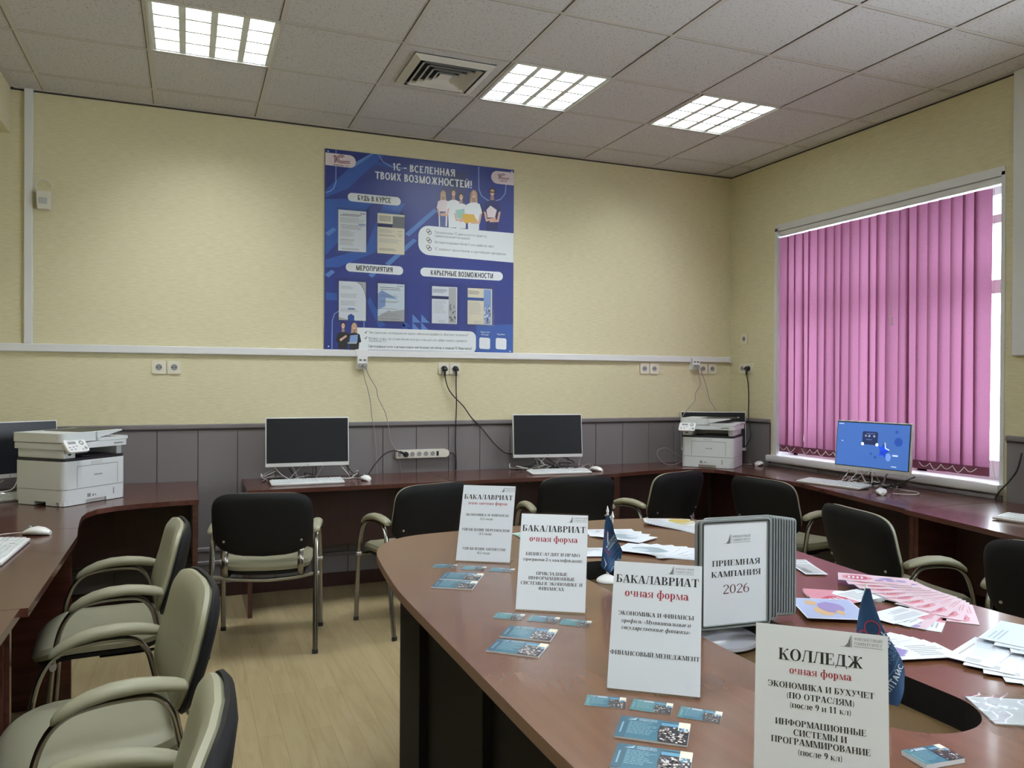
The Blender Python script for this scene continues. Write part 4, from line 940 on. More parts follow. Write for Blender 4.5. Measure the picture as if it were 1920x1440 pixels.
# six clear pockets with inserted sheets
POC = [(100, 448, 318, 760, 'a'), (360, 470, 570, 775, 'b'), (102, 921, 318, 1228, 'c'), (360, 934, 572, 1232, 'd'), (722, 950, 918, 1242, 'e'), (957, 960, 1146, 1245, 'f')]
SHM = ['paper', 'paper_cream', 'ink_grey', 'ink_soft', 'poster_navy', 'poster_mid', 'paper_blue', 'ink', 'poster_line', 'paper_grey']
for (x0, y0, x1, y1, kd) in POC:
    (a0, b0), (a1, b1) = pt(x0, y1), pt(x1, y0+18)
    bm = bm_new(); prism(bm, rrect(a1-a0, b1-b0, .012, 4), .0, .0012, M=Matrix.Translation(((a0+a1)/2, -.0075, (b0+b1)/2)) @ Matrix.Rotation(R(90), 4, 'X'))
    po_ = obj('acrylic_pocket', bm, 'clear_acrylic', pb, smooth=False)
    bm = bm_new(); i0, i1, j0, j1 = a0+.017, a1-.017, b0+.013, b1-.022
    if kd in 'cd': i0 += .004
    f = lambda d: (lambda u, v_: (i0+(i1-i0)*u, -.0081-d, j0+(j1-j0)*v_))
    cream = kd in 'bf'
    q = f(0); poly(bm, [q(0, 0), q(1, 0), q(1, 1), q(0, 1)], 1 if cream else (6 if kd == 'd' else 0))
    q = f(.0003)
    def bar(u0, u1, v0, v1, m_, qq=None): qq = qq or q; poly(bm, [qq(u0, v0), qq(u1, v0), qq(u1, v1), qq(u0, v1)], m_)
    def lines(u0, u1, vt, n_, st=.022, m_=3, th=.007):
        for k in range(n_): bar(u0, u0+(u1-u0)*rnd.uniform(.7, 1), vt-st*k-th, vt-st*k, m_)
    if kd == 'a':
        bar(.78, .97, .93, .95, 2); lines(.15, .9, .905, 1, m_=2, th=.014); lines(.06, .97, .875, 1, m_=2, th=.014); lines(.06, .95, .82, 6); bar(.72, .98, .655, .685, 8)
        lines(.1, .95, .64, 4, .03, 2); lines(.06, .6, .50, 7); lines(.06, .6, .29, 2, m_=2); lines(.06, .65, .24, 5); lines(.1, .9, .07, 2, m_=2)
    elif kd == 'b':
        bar(0, 1, .66, .95, 2); bar(0, .56, .75, .97, 1, f(.0005)); bar(0, .55, .66, .74, 4, f(.0005))
        for k in range(4): bar(.05, .5, .92-.035*k, .935-.035*k, 2, f(.0007))
        lines(.06, .66, .60, 4); lines(.06, .7, .47, 2, m_=2); lines(.06, .9, .37, 5); lines(.06, .85, .13, 3, m_=2)
        bar(.83, .84, .46, .60, 2); bar(.74, .95, .575, .582, 2); bar(.77, .91, .455, .465, 2); bar(.73, .79, .50, .51, 2); bar(.89, .95, .50, .51, 2)
    elif kd == 'c':
        poly(bm, [q(.66, 1), q(.82, .93), q(.95, .78), q(1, .6), q(1, 1)], 9); poly(bm, [q(.62, 1), q(.64, 1), q(.81, .92), q(.93, .78), q(1, .58), q(1, .62), q(.95, .79), q(.82, .94)], 2)
        lines(.06, .6, .88, 4); lines(.06, .75, .68, 5); lines(.06, .75, .5, 6); lines(.06, .75, .3, 4); bar(.33, .58, .27, .32, 8); poly(bm, [q(.33, 0), q(.57, 0), q(.57, .12), q(.45, .17), q(.33, .12)], 5)
        poly(bm, [q(0, 0), q(.33, 0), q(.33, .02), q(0, .08)], 9)
    elif kd == 'd':
        bar(0, 1, 0, .008, 0); poly(bm, [q(0, .12), q(.42, .3), q(.5, .27), q(1, .33), q(1, 0), q(0, 0)], 3); poly(bm, [q(.0, .72), q(.15, .82), q(.75, .6), q(.3, .62), q(.28, .4), q(0, .3)], 8)
        bar(.72, .96, .93, .955, 2, f(.0006)); lines(.08, .95, .9, 2, .05, 2, .014)
        for vv in (.7, .66, .53, .5, .33, .2, .15, .06): bar(.08, rnd.uniform(.55, .9), vv, vv+.009, 2, f(.0006))
    else:
        bar(.66, .96, .02, .98, 9 if kd == 'e' else 8); bar(.0, .66, .66, .74, 4 if kd == 'e' else 5); lines(.03, .6, .92, 3, .035, 2, .012); lines(.05, .6, .62, 12, .03)
        for k in range(26): 
            a = rnd.uniform(.67, .90); b_ = rnd.uniform(.03, .5 if kd == 'e' else .6); bar(a, a+rnd.uniform(.02, .06), b_, b_+rnd.uniform(.02, .09), rnd.choice((2, 7, 9, 0 if kd == 'f' else 2)), f(.0005+.00001*k))
        lines(.25, .6, .09, 3, .03)
    obj('paper_insert', bm, SHM, po_, smooth=False)

# ------------------------------------------------------------------ sockets, plugs, cables, sensor
def socket(label, loc, rz):
    t = thing('wall_socket', label, 'socket', loc, rz, 'ivory wall sockets')
    bm = bm_new(); prism(bm, rrect(.080, .082, .010, 4), 0, .011, M=Matrix.Rotation(R(90), 4, 'X')); obj('cover_plate', bm, 'ivory_socket', t)
    bm = bm_new(); T = Matrix.Rotation(R(90), 4, 'X'); prism(bm, circ(0, 0, .022, 24), .011, .0125, M=T); obj('socket_well', bm, 'offwhite_plastic', t)
    bm = bm_new(); prism(bm, circ(0, 0, .0195, 24), .0125, .0131, M=T); obj('socket_hollow', bm, 'grey_plastic', t)
    for x in (-.0095, .0095): bm = bm_new(); prism(bm, circ(x, 0, .0035, 10), .0131, .0137, M=T); obj('pin_hole', bm, 'ink', t)
    return t
SK = [(.62, 0, 1.468, 0, 'ivory wall socket under the bare left wall trunking, left of two'), (.708, 0, 1.468, 0, 'ivory wall socket under the bare left wall trunking, right of two'),
      (2.478, 0, 1.480, 0, 'ivory wall socket holding the black plug whose cord slants right'), (2.562, 0, 1.480, 0, 'ivory wall socket holding the black plug whose cord hangs straight'),
      (4.142, 0, 1.497, 0, 'empty wall socket above the bare panelling right of the middle computer, left one'), (4.232, 0, 1.497, 0, 'empty wall socket above the bare panelling right of the middle computer, right one'),
      (4.700, 0, 1.502, 0, 'empty wall socket right of the small white outlet box, nearer to it'), (4.790, 0, 1.502, 0, 'empty wall socket nearest the room corner on the back wall'),
      (4.98, -.185, 1.745, 90, 'single ivory wall socket left of the window, above the pair'), (4.98, -.165, 1.505, 90, 'empty wall socket of the pair left of the window'), (4.98, -.250, 1.505, 90, 'wall socket left of the window with a black plug in it')]
s0 = socket(SK[0][4], SK[0][:3], 0)
for x, y, z, a, lb in SK[1:]: dup(s0, (x, y, z), R(-a) if a else 0, lb)
def plug(label, loc, rz, path, r=.0042):
    t = thing('power_cable', label, 'power cable', loc, rz)
    bm = bm_new(); tube(bm, [(0, -.014, 0), (0, -.030, 0), (0, -.042, -.006), (0, -.046, -.014)], .0185, 14); tube(bm, [(0, -.034, -.008), (0, -.036, -.03), (0, -.036, -.055)], .008, 8); obj('plug', bm, 'black_plastic', t)
    bm = bm_new(); tube(bm, smooth_path([(0, -.036, -.05)]+path, 6), r, 8); obj('cord', bm, 'cable_black', t)
    return t
plug('black cord running from its wall plug slantwise to the middle computer', (2.478, 0, 1.480), 0, [(.02, -.036, -.13), (.06, -.034, -.19), (.14, -.034, -.27), (.20, -.034, -.35), (.27, -.04, -.42), (.33, -.04, -.49), (.38, -.05, -.55), (.45, -.07, -.61), (.50, -.12, -.615)])
plug('black cord hanging straight down from its wall plug to the desk', (2.562, 0, 1.480), 0, [(0, -.036, -.15), (.004, -.034, -.25), (0, -.034, -.40), (-.003, -.036, -.55), (.004, -.034, -.66), (.004, -.033, -.725)])
plug('black cord from the window wall plug down behind the corner computer', (4.98, -.25, 1.505), R(-90), [(.02, -.036, -.12), (.03, -.036, -.25), (.028, -.036, -.40), (.06, -.04, -.55), (-.02, -.045, -.66), (-.05, -.05, -.745)])
bm = bm_new(); tube(bm, smooth_path([(4.945, -2.52, 1.02), (4.94, -2.50, .93), (4.93, -2.46, .86), (4.91, -2.42, .80), (4.905, -2.40, .756)], 6), .0045, 8)
tag(obj('black_cable', bm, 'cable_black'), 'black cable hanging beside the window sill down to the right desk', 'cable')
# outlet boxes on the trunking with network cords
def outbox(label, loc):
    t = thing('data_outlet_box', label, 'outlet box', loc, 0)
    bm = bm_new(); rings(bm, [[(x, -.0, z), (x, -.046, z), (x, -.050, z-.055), (x, -.030, z-.092), (x, 0, z-.092)] for x, z in ((-.034, .04), (.034, .04))]); obj('box_body', bm, 'white_plastic', t, smooth=False)
    for x in (-.015, .015):
        bm = bm_new(); box(bm, x-.008, x+.008, -.0515, -.048, .006, .014); obj('port', bm, 'ink', t, smooth=False)
        bm = bm_new(); box(bm, x-.009, x+.009, -.056, -.048, -.030, -.012); obj('port', bm, 'cable_grey', t, smooth=False)
    return t
outbox('small white data outlet box under the blue information board', (1.888, 0, 1.520)); outbox('small white data outlet box near the room corner', (4.605, 0, 1.545))
def cord(label, pts, m_='cable_grey', r=.0028, cat='cable', name='network_cable'):
    bm = bm_new(); tube(bm, smooth_path(pts, 7), r, 7); return tag(obj(name, bm, m_), label, cat)
cord('grey network cable under the information board, left of two', [(1.895, -.052, 1.50), (1.90, -.045, 1.42), (1.925, -.036, 1.34), (1.945, -.036, 1.25), (1.955, -.036, 1.15), (1.975, -.036, 1.05), (1.985, -.036, .93), (1.995, -.034, .752)])
cord('grey network cable under the information board, right of two', [(1.903, -.052, 1.50), (1.935, -.045, 1.42), (1.985, -.036, 1.34), (2.00, -.036, 1.27), (2.05, -.036, 1.17), (2.075, -.036, 1.06), (2.09, -.036, .97), (2.14, -.036, .88), (2.165, -.034, .752)])
cord('pale network cable curling from the corner outlet box to the printer top', [(4.62, -.052, 1.52), (4.63, -.05, 1.44), (4.645, -.045, 1.37), (4.60, -.045, 1.30), (4.59, -.05, 1.24), (4.50, -.08, 1.17), (4.42, -.12, 1.10), (4.40, -.14, .95), (4.41, -.13, .80)])
cord('pale network cable slanting from the corner outlet box to the screen top', [(4.635, -.052, 1.52), (4.67, -.05, 1.44), (4.71, -.045, 1.35), (4.735, -.05, 1.25), (4.755, -.10, 1.17), (4.76, -.14, 1.08), (4.76, -.14, .90)])
cord('grey cable looped on the desk left of the right printer', [(4.36, -.25, .80), (4.30, -.22, .83), (4.22, -.22, .88), (4.14, -.22, .87), (4.12, -.24, .82), (4.17, -.27, .765), (4.25, -.27, .757), (4.33, -.27, .79), (4.38, -.22, .85)])
# power strip on the panelling
ps = thing('power_strip', 'white five-way power strip fixed to the grey panelling', 'power strip', (2.315, -.030, .880))
bm = bm_new(); prism(bm, [(-.19, -.028), (-.19, .028), (.165, .028), (.185, .02), (.192, 0), (.185, -.02), (.165, -.028)], -.012, .030, M=Matrix.Rotation(R(90), 4, 'X')); obj('strip_body', bm, 'offwhite_plastic', ps)
T = Matrix.Rotation(R(90), 4, 'X')
for k in range(5):
    x = -.128+.049*k; bm = bm_new(); prism(bm, circ(x, 0, .0205, 20), .030, .033, M=T); w_ = obj('socket_well', bm, 'white_plastic', ps); bm = bm_new(); prism(bm, circ(x, 0, .017, 20), .033, .0335, M=T); obj('socket_hollow', bm, 'cable_grey', w_)
bm = bm_new(); box(bm, .096, .112, -.034, -.030, -.016, .016); obj('switch', bm, 'ink', ps, smooth=False); bm = bm_new(); box(bm, -.182, -.162, -.034, -.030, -.016, .016); obj('switch', bm, 'line_grey', ps, smooth=False)
bm = bm_new(); tube(bm, smooth_path([(.19, -.01, 0), (.225, -.01, -.006), (.243, -.008, -.04), (.245, -.006, -.09), (.245, -.004, -.126)], 5), .0042, 8); obj('cord', bm, 'cable_black', ps)
t = thing('power_cable', 'black plug in the power strip with its cord dipping to the desk', 'power cable', (2.187, -.066, .880))
bm = bm_new(); tube(bm, [(0, 0, 0), (0, -.014, 0), (-.006, -.026, .002)], .019, 14); tube(bm, [(-.004, -.02, .002), (-.03, -.030, .014), (-.05, -.03, .022)], .008, 8); obj('plug', bm, 'black_plastic', t)
bm = bm_new(); tube(bm, smooth_path([(-.045, -.03, .021), (-.10, -.03, .030), (-.16, -.03, .005), (-.22, -.035, -.055), (-.255, -.04, -.105), (-.27, -.04, -.126)], 6), .0042, 8); obj('cord', bm, 'cable_black', t)
# motion sensor
ms_ = thing('motion_sensor', 'small white motion sensor on the back wall near the left corner', 'sensor', (-.005, 0, 2.445))
bm = bm_new(); rings(bm, [[(x*.034, -.012, -.052), (x*.038, -.012, .060), (x*.034, -.058, .052), (x*.030, -.060, -.02), (x*.028, -.048, -.050)] for x in (-1, 1)]); obj('sensor_body', bm, 'offwhite_plastic', ms_)
bm = bm_new(); box(bm, -.022, .022, -.063, -.058, -.022, .014, 0, .003, 1); obj('lens', bm, 'paper_grey', ms_); bm = bm_new(); box(bm, -.012, .012, -.02, 0, -.02, .03); obj('bracket', bm, 'white_plastic', ms_)
bm = bm_new(); tube(bm, smooth_path([(-.03, -.02, .062), (-.045, -.025, .085), (-.03, -.03, .115), (0, -.03, .128), (.025, -.025, .118), (.035, -.015, .10), (.030, -.004, .088)], 5), .003, 7); obj('wire', bm, 'cable_white', ms_)

# cable tangles under the computers
def tangle(label, x, y, a, n_, seed, span=.5, black=True):
    rg = random.Random(seed); t = thing('cable_tangle', label, 'cables', (x, y, DZ), R(a))
    for k in range(n_):
        pts = [(rg.uniform(-.5, .5)*span, rg.uniform(0, .05), rg.uniform(.06, .11))]
        for q in range(5): pts.append((max(-span*.6, min(span*.6, pts[-1][0]+rg.uniform(-.13, .13))), rg.uniform(-.07, .06), rg.uniform(.006, .05) if q < 4 else .006))
        bm = bm_new(); tube(bm, smooth_path(pts, 6), .0026 if k % 3 else .0036, 6); obj('cable', bm, 'cable_black' if (black and k % 3 == 0) else 'cable_white' if k % 2 else 'cable_grey', t)
    return t
tangle('tangle of white and black cables under the left back-wall computer', 1.52, -.22, -2, 9, 3)
tangle('tangle of white and black cables under the middle back-wall computer', 3.24, -.21, -9, 9, 5)
tangle('tangle of cables under the lit blue screen', 4.72, -1.76, -82, 9, 8)
tangle('grey cables in front of the dark screen behind the left printer', -.16, -.47, 33, 5, 12, .35)
def mcord(label, pts): return cord(label, pts, 'cable_white', .0022, 'cable', 'mouse_cable')
mcord('thin white cable of the mouse right of the left back-wall keyboard', [(1.835, -.318, .76), (1.80, -.27, .757), (1.74, -.25, .757), (1.68, -.27, .757), (1.72, -.30, .757), (1.77, -.28, .757), (1.70, -.23, .757), (1.6, -.21, .757)])
mcord('thin white cable of the mouse right of the middle back-wall keyboard', [(3.475, -.345, .76), (3.44, -.30, .757), (3.38, -.27, .757), (3.36, -.23, .757), (3.42, -.20, .757), (3.34, -.19, .757), (3.28, -.2, .757)])
mcord('thin white cable of the mouse below the lit blue screen', [(4.54, -2.045, .76), (4.60, -2.10, .757), (4.68, -2.10, .757), (4.74, -2.03, .757), (4.72, -1.95, .757), (4.75, -1.88, .757)])
mcord('thin white cable of the mouse right of the corner printer', [(4.825, -.47, .76), (4.80, -.43, .757), (4.80, -.36, .757), (4.82, -.28, .757)])
mcord('thin white cable of the mouse on the left desk', [(.165, -1.64, .76), (.11, -1.63, .757), (.02, -1.68, .757), (-.08, -1.72, .757)])

# ------------------------------------------------------------------ table-top signs in clear holders
def uni_logo(bm, f, u0, v0, s, k=1):
    """Sail mark with two lines of lettering; f maps metres on the sheet."""
    poly(bm, [f(u0, v0), f(u0+.030*s, v0), f(u0+.030*s, v0+.060*s), f(u0+.026*s, v0+.046*s), f(u0+.016*s, v0+.018*s)], k)
    poly(bm, [f(u0+.033*s, v0), f(u0+.036*s, v0), f(u0+.036*s, v0+.060*s), f(u0+.033*s, v0+.050*s)], k)
    poly(bm, [f(u0-.025*s, v0-.002*s), f(u0, v0), f(u0, v0+.002*s)], k)
    put(bm, serif('ФИНАНСОВЫЙ', .14, .05), f, u0+.045*s, v0+.042*s, .13*s, .014*s, k, -1)
    put(bm, serif('УНИВЕРСИТЕТ', .14, .05), f, u0+.045*s, v0+.020*s, .13*s, .014*s, k, -1)
    poly(bm, [f(u0+.045*s, v0+.004*s), f(u0+.175*s, v0+.004*s), f(u0+.175*s, v0+.006*s), f(u0+.045*s, v0+.006*s)], k)
def sign(label, loc, ang, tilt, w, h, rows, lx=.66):
    t = thing('table_sign', label, 'sign', loc, R(ang), 'white study programme signs')
    tl = R(tilt)
    def P(u, v_, d=0.): return Vector((u, v_*math.sin(tl)-d*math.cos(tl), v_*math.cos(tl)+.003+d*math.sin(tl)))
    bm = bm_new()
    for d in (0, .0028):
        pass
    a = [P(-w/2-.002, 0, .0030), P(w/2+.002, 0, .0030), P(w/2+.002, h, .0030), P(-w/2-.002, h, .0030)]
    poly(bm, a); b_ = [P(-w/2-.002, 0, -.0012), P(w/2+.002, 0, -.0012), P(w/2+.002, h, -.0012), P(-w/2-.002, h, -.0012)]; poly(bm, b_[::-1])
    for i in range(4): poly(bm, [a[i], b_[i], b_[(i+1) % 4], a[(i+1) % 4]])
    box(bm, -w/2, w/2, 0, .075, 0, .0025)
    obj('acrylic_holder', bm, 'clear_acrylic', t, smooth=False)
    bm = bm_new()
    A_ = [P(-w/2, .001, .0012), P(w/2, .001, .0012), P(w/2, h-.004, .0012), P(-w/2, h-.004, .0012)]; B_ = [P(-w/2, .001, -.0004), P(w/2, .001, -.0004), P(w/2, h-.004, -.0004), P(-w/2, h-.004, -.0004)]
    poly(bm, A_, 0); poly(bm, B_[::-1], 0)
    for i in range(4): poly(bm, [A_[i], B_[i], B_[(i+1) % 4], A_[(i+1) % 4]], 0)
    f = lambda u, v_: P(u, v_, .0015)
    uni_logo(bm, f, (lx-.5)*w, h*.905, w/.2*.32, 2)
    for (txt, v_, wd, k, ky, sh) in rows:
        G_ = serif(txt, .19, .055); put(bm, G_, f, 0, h*(1-v_), w*wd, w*wd/G_[1]*(.96 if txt != txt.upper() else .86), k, 0, sh)
    obj('printed_sheet', bm, ['paper', 'ink', 'ink_grey', 'ink_red'], t, smooth=False)
    return t
TZ = .7505
sign('white sign headed for part-time bachelor study, farthest of the four signs', (1.757, -2.784, TZ), -31.7, 26, .195, .286,
     [('БАКАЛАВРИАТ', 0.17, .93, 1, .082, 0), ('очно-заочная форма', 0.251, .74, 3, .052, 0), ('ЭКОНОМИКА И ФИНАНСЫ', 0.406, .82, 1, .040, 0), ('(3,5 года)', 0.455, .25, 1, .036, 0), ('УПРАВЛЕНИЕ ПЕРСОНАЛОМ', 0.6, .90, 1, .040, 0), ('(3,5 года)', 0.648, .25, 1, .036, 0), ('УПРАВЛЕНИЕ БИЗНЕСОМ', 0.842, .80, 1, .040, 0), ('(4,5 года)', 0.891, .25, 1, .036, 0)], .74)
sign('white sign naming business audit and applied informatics, second from the far end', (1.725, -3.416, TZ), -31.4, 24, .195, .279,
     [('БАКАЛАВРИАТ', 0.168, .95, 1, .085, 0), ('очная форма', 0.274, .72, 3, .075, 0), ('БИЗНЕС-АУДИТ И ПРАВО', 0.434, .80, 1, .046, 0), ('(программа 2-х квалификаций)', 0.489, .88, 1, .042, 0), ('ПРИКЛАДНЫЕ', 0.631, .46, 1, .046, 0), ('ИНФОРМАЦИОННЫЕ', 0.678, .68, 1, .046, 0), ('СИСТЕМЫ В ЭКОНОМИКЕ И', 0.731, .90, 1, .046, 0), ('ФИНАНСАХ', 0.781, .38, 1, .046, 0)], .72)
sign('white sign naming municipal and state finance, third from the far end', (1.678, -4.016, TZ), -37.0, 26, .19, .272,
     [('БАКАЛАВРИАТ', 0.153, .94, 1, .085, 0), ('очная форма', 0.261, .72, 3, .075, 0), ('ЭКОНОМИКА И ФИНАНСЫ', 0.425, .84, 1, .046, 0), ('профиль «Муниципальные и', 0.482, .77, 1, .044, .22), ('государственные финансы»', 0.534, .76, 1, .044, .22), ('ФИНАНСОВЫЙ МЕНЕДЖМЕНТ', 0.728, .98, 1, .046, 0)], .63)
sign('white sign for college study, nearest the viewer and cut by the bottom edge', (1.66, -4.50, TZ), -42.5, 12, .19, .270,
     [('КОЛЛЕДЖ', 0.173, .64, 1, .088, 0), ('очная форма', 0.256, .47, 3, .060, 0), ('ЭКОНОМИКА И БУХУЧЕТ', 0.342, .80, 1, .046, 0), ('(ПО ОТРАСЛЯМ)', 0.396, .51, 1, .046, 0), ('(после 9 и 11 кл)', 0.445, .46, 1, .044, 0), ('ИНФОРМАЦИОННЫЕ', 0.542, .68, 1, .046, 0), ('СИСТЕМЫ И', 0.592, .40, 1, .046, 0), ('ПРОГРАММИРОВАНИЕ', 0.64, .74, 1, .046, 0), ('(после 9 кл)', 0.692, .33, 1, .044, 0)], .68)

# ------------------------------------------------------------------ teal cards and card packs
CM = ['card_teal', 'card_dark', 'paper', 'card_text', 'card_photo_dark', 'card_photo_mid', 'card_photo_light', 'card_cyan', 'paper_cream', 'card_green']
for nm, c in (('card_teal', (54, 104, 124)), ('card_dark', (44, 84, 104)), ('card_text', (128, 164, 178)), ('card_photo_dark', (46, 42, 46)), ('card_photo_mid', (120, 112, 116)), ('card_photo_light', (214, 206, 200)), ('card_cyan', (92, 150, 182)), ('card_green', (74, 124, 130))):
    mat(nm, s2l(c), .3)
def card(name, label, x, y, a, w, h, th, seed, group, small):
    rg = random.Random(seed); bm = bm_new()
    box(bm, -w/2, w/2, -h/2, h/2, 0, th, 2)
    f = lambda u, v_, d=.0002: ((u-.5)*w, (v_-.5)*h, th+d)
    def bar(u0, u1, v0, v1, m_, d=.0004): poly(bm, [f(u0, v0, d), f(u1, v0, d), f(u1, v1, d), f(u0, v1, d)], m_)
    bar(0, 1, 0, 1, 9 if small and seed % 2 else 0, .0002)
    bar(.0, .14, 0, 1, 1 if not small else 9, .0003)
    poly(bm, [f(.10, .84, .0005), f(.22, .86, .0005), f(.24, .97, .0005), f(.205, .90, .0005)], 2)
    if not small:
        put(bm, sans('ФИНАНСОВЫЙ', .0), lambda u, v_: f(u, v_, .0005), .27, .93, .26, .045, 2, -1); put(bm, sans('УНИВЕРСИТЕТ', .0), lambda u, v_: f(u, v_, .0005), .27, .86, .27, .045, 2, -1)
    else:
        bar(.27, .52, .90, .94, 2); bar(.27, .54, .83, .87, 2)
    for k in range(9):
        v_ = .75-.066*k; u1 = rg.uniform(.40, .56); u = .15
        while u < u1: du = rg.uniform(.03, .08); bar(u, min(u+du, u1), v_, v_+.026, 3); u += du+.012
    bar(.05, .075, .2, .7, 3)
    # photograph of a crowd on the right
    poly(bm, [f(.60, .0, .0004), f(1, 0, .0004), f(1, .92, .0004), f(.60, .92, .0004), f(.57, .45, .0004)], 4)
    bar(.60, .84, .74, .88, 7, .0006); bar(.84, 1, .60, 1.0, 8, .0005); bar(.86, .98, .56, .72, 7, .0007)
    for k in range(48 if small else 110):
        u, v_ = rg.uniform(.60, .97), rg.uniform(.02, .66); r_ = rg.uniform(.010, .030)
        poly(bm, [f(u+r_*math.cos(2*PI*q/7+k)*.8, v_+r_*1.5*math.sin(2*PI*q/7+k)*(w/h)*.6, .0008+.00002*k) for q in range(7)], rg.choice((4, 5, 6, 6, 5, 6, 2, 5)))
    o = obj(name, bm, CM, None, (x, y, TZ), R(a), smooth=False); return tag(o, label, 'card', group)
SMALL = [(1.569, -4.013, -34, 'first from the left before the third sign'), (1.642, -4.068, -40, 'middle one before the third sign'), (1.709, -4.135, -43, 'right one before the third sign'),
         (1.605, -3.409, -36, 'left one before the second sign'), (1.682, -3.468, -39, 'middle one before the second sign'), (1.747, -3.528, -39, 'right one before the second sign'),
         (1.617, -2.788, -30, 'left one before the farthest sign'), (1.700, -2.852, -33, 'middle one before the farthest sign'), (1.780, -2.913, -36, 'right one before the farthest sign')]
for k, (x, y, a, lb) in enumerate(SMALL): card('business_card', 'small teal card with crowd photo, '+lb, x, y, a, .080, .053, .0008, 20+k, 'small teal cards', True)
PACK = [(1.584, -4.164, -39, 'upper of the two before the third sign'), (1.520, -4.262, -39, 'lower one before the third sign, cut by the photo edge'), (1.595, -3.568, -38, 'upper of the two before the second sign'),
        (1.526, -3.658, -41, 'lower of the two before the second sign'), (1.622, -2.953, -32, 'upper of the two before the farthest sign'), (1.569, -3.043, -32, 'lower of the two before the farthest sign')]
for k, (x, y, a, lb) in enumerate(PACK): card('postcard_stack', 'thin stack of teal postcards, '+lb, x, y, a, .130, .091, .0035, 50+k, 'teal postcard stacks', False)
card('postcard_stack', 'teal card stack lying alone near the round end of the table slot', 1.975, -4.432, -5, .082, .054, .008, 70, 'teal postcard stacks', True)

# ------------------------------------------------------------------ small table flags
mat('flag_cloth', s2l((26, 66, 106)), .65, bump=.1, bscale=500); mat('flag_text', s2l((190, 208, 222)), .6); mat('flag_dim', s2l((84, 122, 158)), .6); mat('flag_red', s2l((150, 52, 74)), .6); mat('flag_mauve', s2l((120, 62, 112)), .6); mat('flag_white', s2l((196, 208, 232)), .6); mat('flag_navy', s2l((36, 46, 104)), .6)
def flag(label, loc, rz, hgt, prof, two, rot, tx):
    t = thing('table_flag', label, 'flag', loc, rz)
    bm = bm_new(); lathe(bm, [(.0, 0), (.030, 0), (.034, .004), (.034, .009), (.031, .013), (.024, .018), (.012, .024), (.004, .027), (0, .027)], 28); obj('base', bm, 'white_plastic', t)
    bm = bm_new(); cyl(bm, (0, 0, .02), (0, 0, hgt), .0030, 10); obj('pole', bm, 'white_plastic', t)
    bm = bm_new(); lathe(bm, [(0, hgt-.002), (.004, hgt), (.003, hgt+.006), (.005, hgt+.010), (.0035, hgt+.016), (.0005, hgt+.028), (0, hgt+.0281)], 14); obj('finial', bm, 'white_plastic', t)
    if two:
        bm = bm_new(); cyl(bm, (.004, .012, .02), (.018, .012, hgt-.012), .0028, 10); obj('pole', bm, 'white_plastic', t)
        bm = bm_new(); lathe(bm, [(0, 0), (.0055, .001), (.0045, .005), (.0005, .022), (0, .0221)], 14, 0, (.018, .012, hgt-.012)); obj('finial', bm, 'white_plastic', t)
    def dep(x, z): return -.008-.007*math.sin(x*105+z*26)-.004*math.sin(z*40)-.10*abs(x)**1.4
    n = 26; mcols = 14
    def lr(f):
        k = f*(len(prof)-1); i = min(int(k), len(prof)-2); q = k-i
        return [prof[i][j]*(1-q)+prof[i+1][j]*q for j in range(4)]
    bm = bm_new(); rows = []; back = []
    for i in range(n+1):
        xl, zl, xr, zr_ = lr(i/n); row = []; rb = []
        for j in range(mcols+1):
            g = j/mcols; x = xl+(xr-xl)*g; z = zl+(zr_-zl)*g
            row.append(bm.verts.new((x, dep(x, z), z))); rb.append(bm.verts.new((x, dep(x, z)+.004, z)))
        rows.append(row); back.append(rb)
    for i in range(n):
        for j in range(mcols):
            bm.faces.new((rows[i][j], rows[i][j+1], rows[i+1][j+1], rows[i+1][j])); bm.faces.new((back[i+1][j], back[i+1][j+1], back[i][j+1], back[i][j]))
    for i in range(n): bm.faces.new((rows[i][-1], back[i][-1], back[i+1][-1], rows[i+1][-1])); bm.faces.new((rows[i+1][0], back[i+1][0], back[i][0], rows[i][0]))
    obj('cloth', bm, ['flag_cloth'], t)
    bm = bm_new()
    def inside(x, z):
        for i in range(n):
            a, b_ = lr(i/n), lr((i+1)/n)
            if min(a[1], b_[1], a[3], b_[3]) <= z <= max(a[1], b_[1], a[3], b_[3]):
                if min(a[0], b_[0])+.001 < x < max(a[2], b_[2])-.001:
                    g = (x-a[0])/max(1e-6, a[2]-a[0]); zt = a[1]+(a[3]-a[1])*g; g2 = (x-b_[0])/max(1e-6, b_[2]-b_[0]); zb = b_[1]+(b_[3]-b_[1])*g2
                    if zb-.0005 <= z <= zt+.0005: return True
        return False
    def fl(ps, m_):
        for ip, p in enumerate(ps):
            if all(inside(x, z) for x, z in p): poly(bm, [(x, dep(x, z)-.0009-.00002*(ip % 12), z) for x, z in p], m_)
    def write(s, x, z, w, hh, m_, b_=.012):
        G_, W_ = sans(s, b_); c, sn = math.cos(rot), math.sin(rot)
        out = []
        for p in G_:
            q = [((a-0)*w/W_, (b2-.5)*hh) for a, b2 in p]; out.append([(x+a*c-b2*sn, z+a*sn+b2*c) for a, b2 in q])
        fl(out, m_)
    tx(write, fl)
    obj('print', bm, ['flag_text', 'flag_dim', 'flag_red', 'flag_mauve', 'flag_white', 'flag_navy'], t, smooth=False)
    return t
def seg(a, b_, w, n=8):
    d = Vector((b_[0]-a[0], b_[1]-a[1])); nn = Vector((-d.y, d.x)).normalized()*w/2; o = []
    for k in range(n):
        p, q = Vector(a)+d*k/n, Vector(a)+d*(k+1)/n; o.append([tuple(p+nn), tuple(q+nn), tuple(q-nn), tuple(p-nn)])
    return o
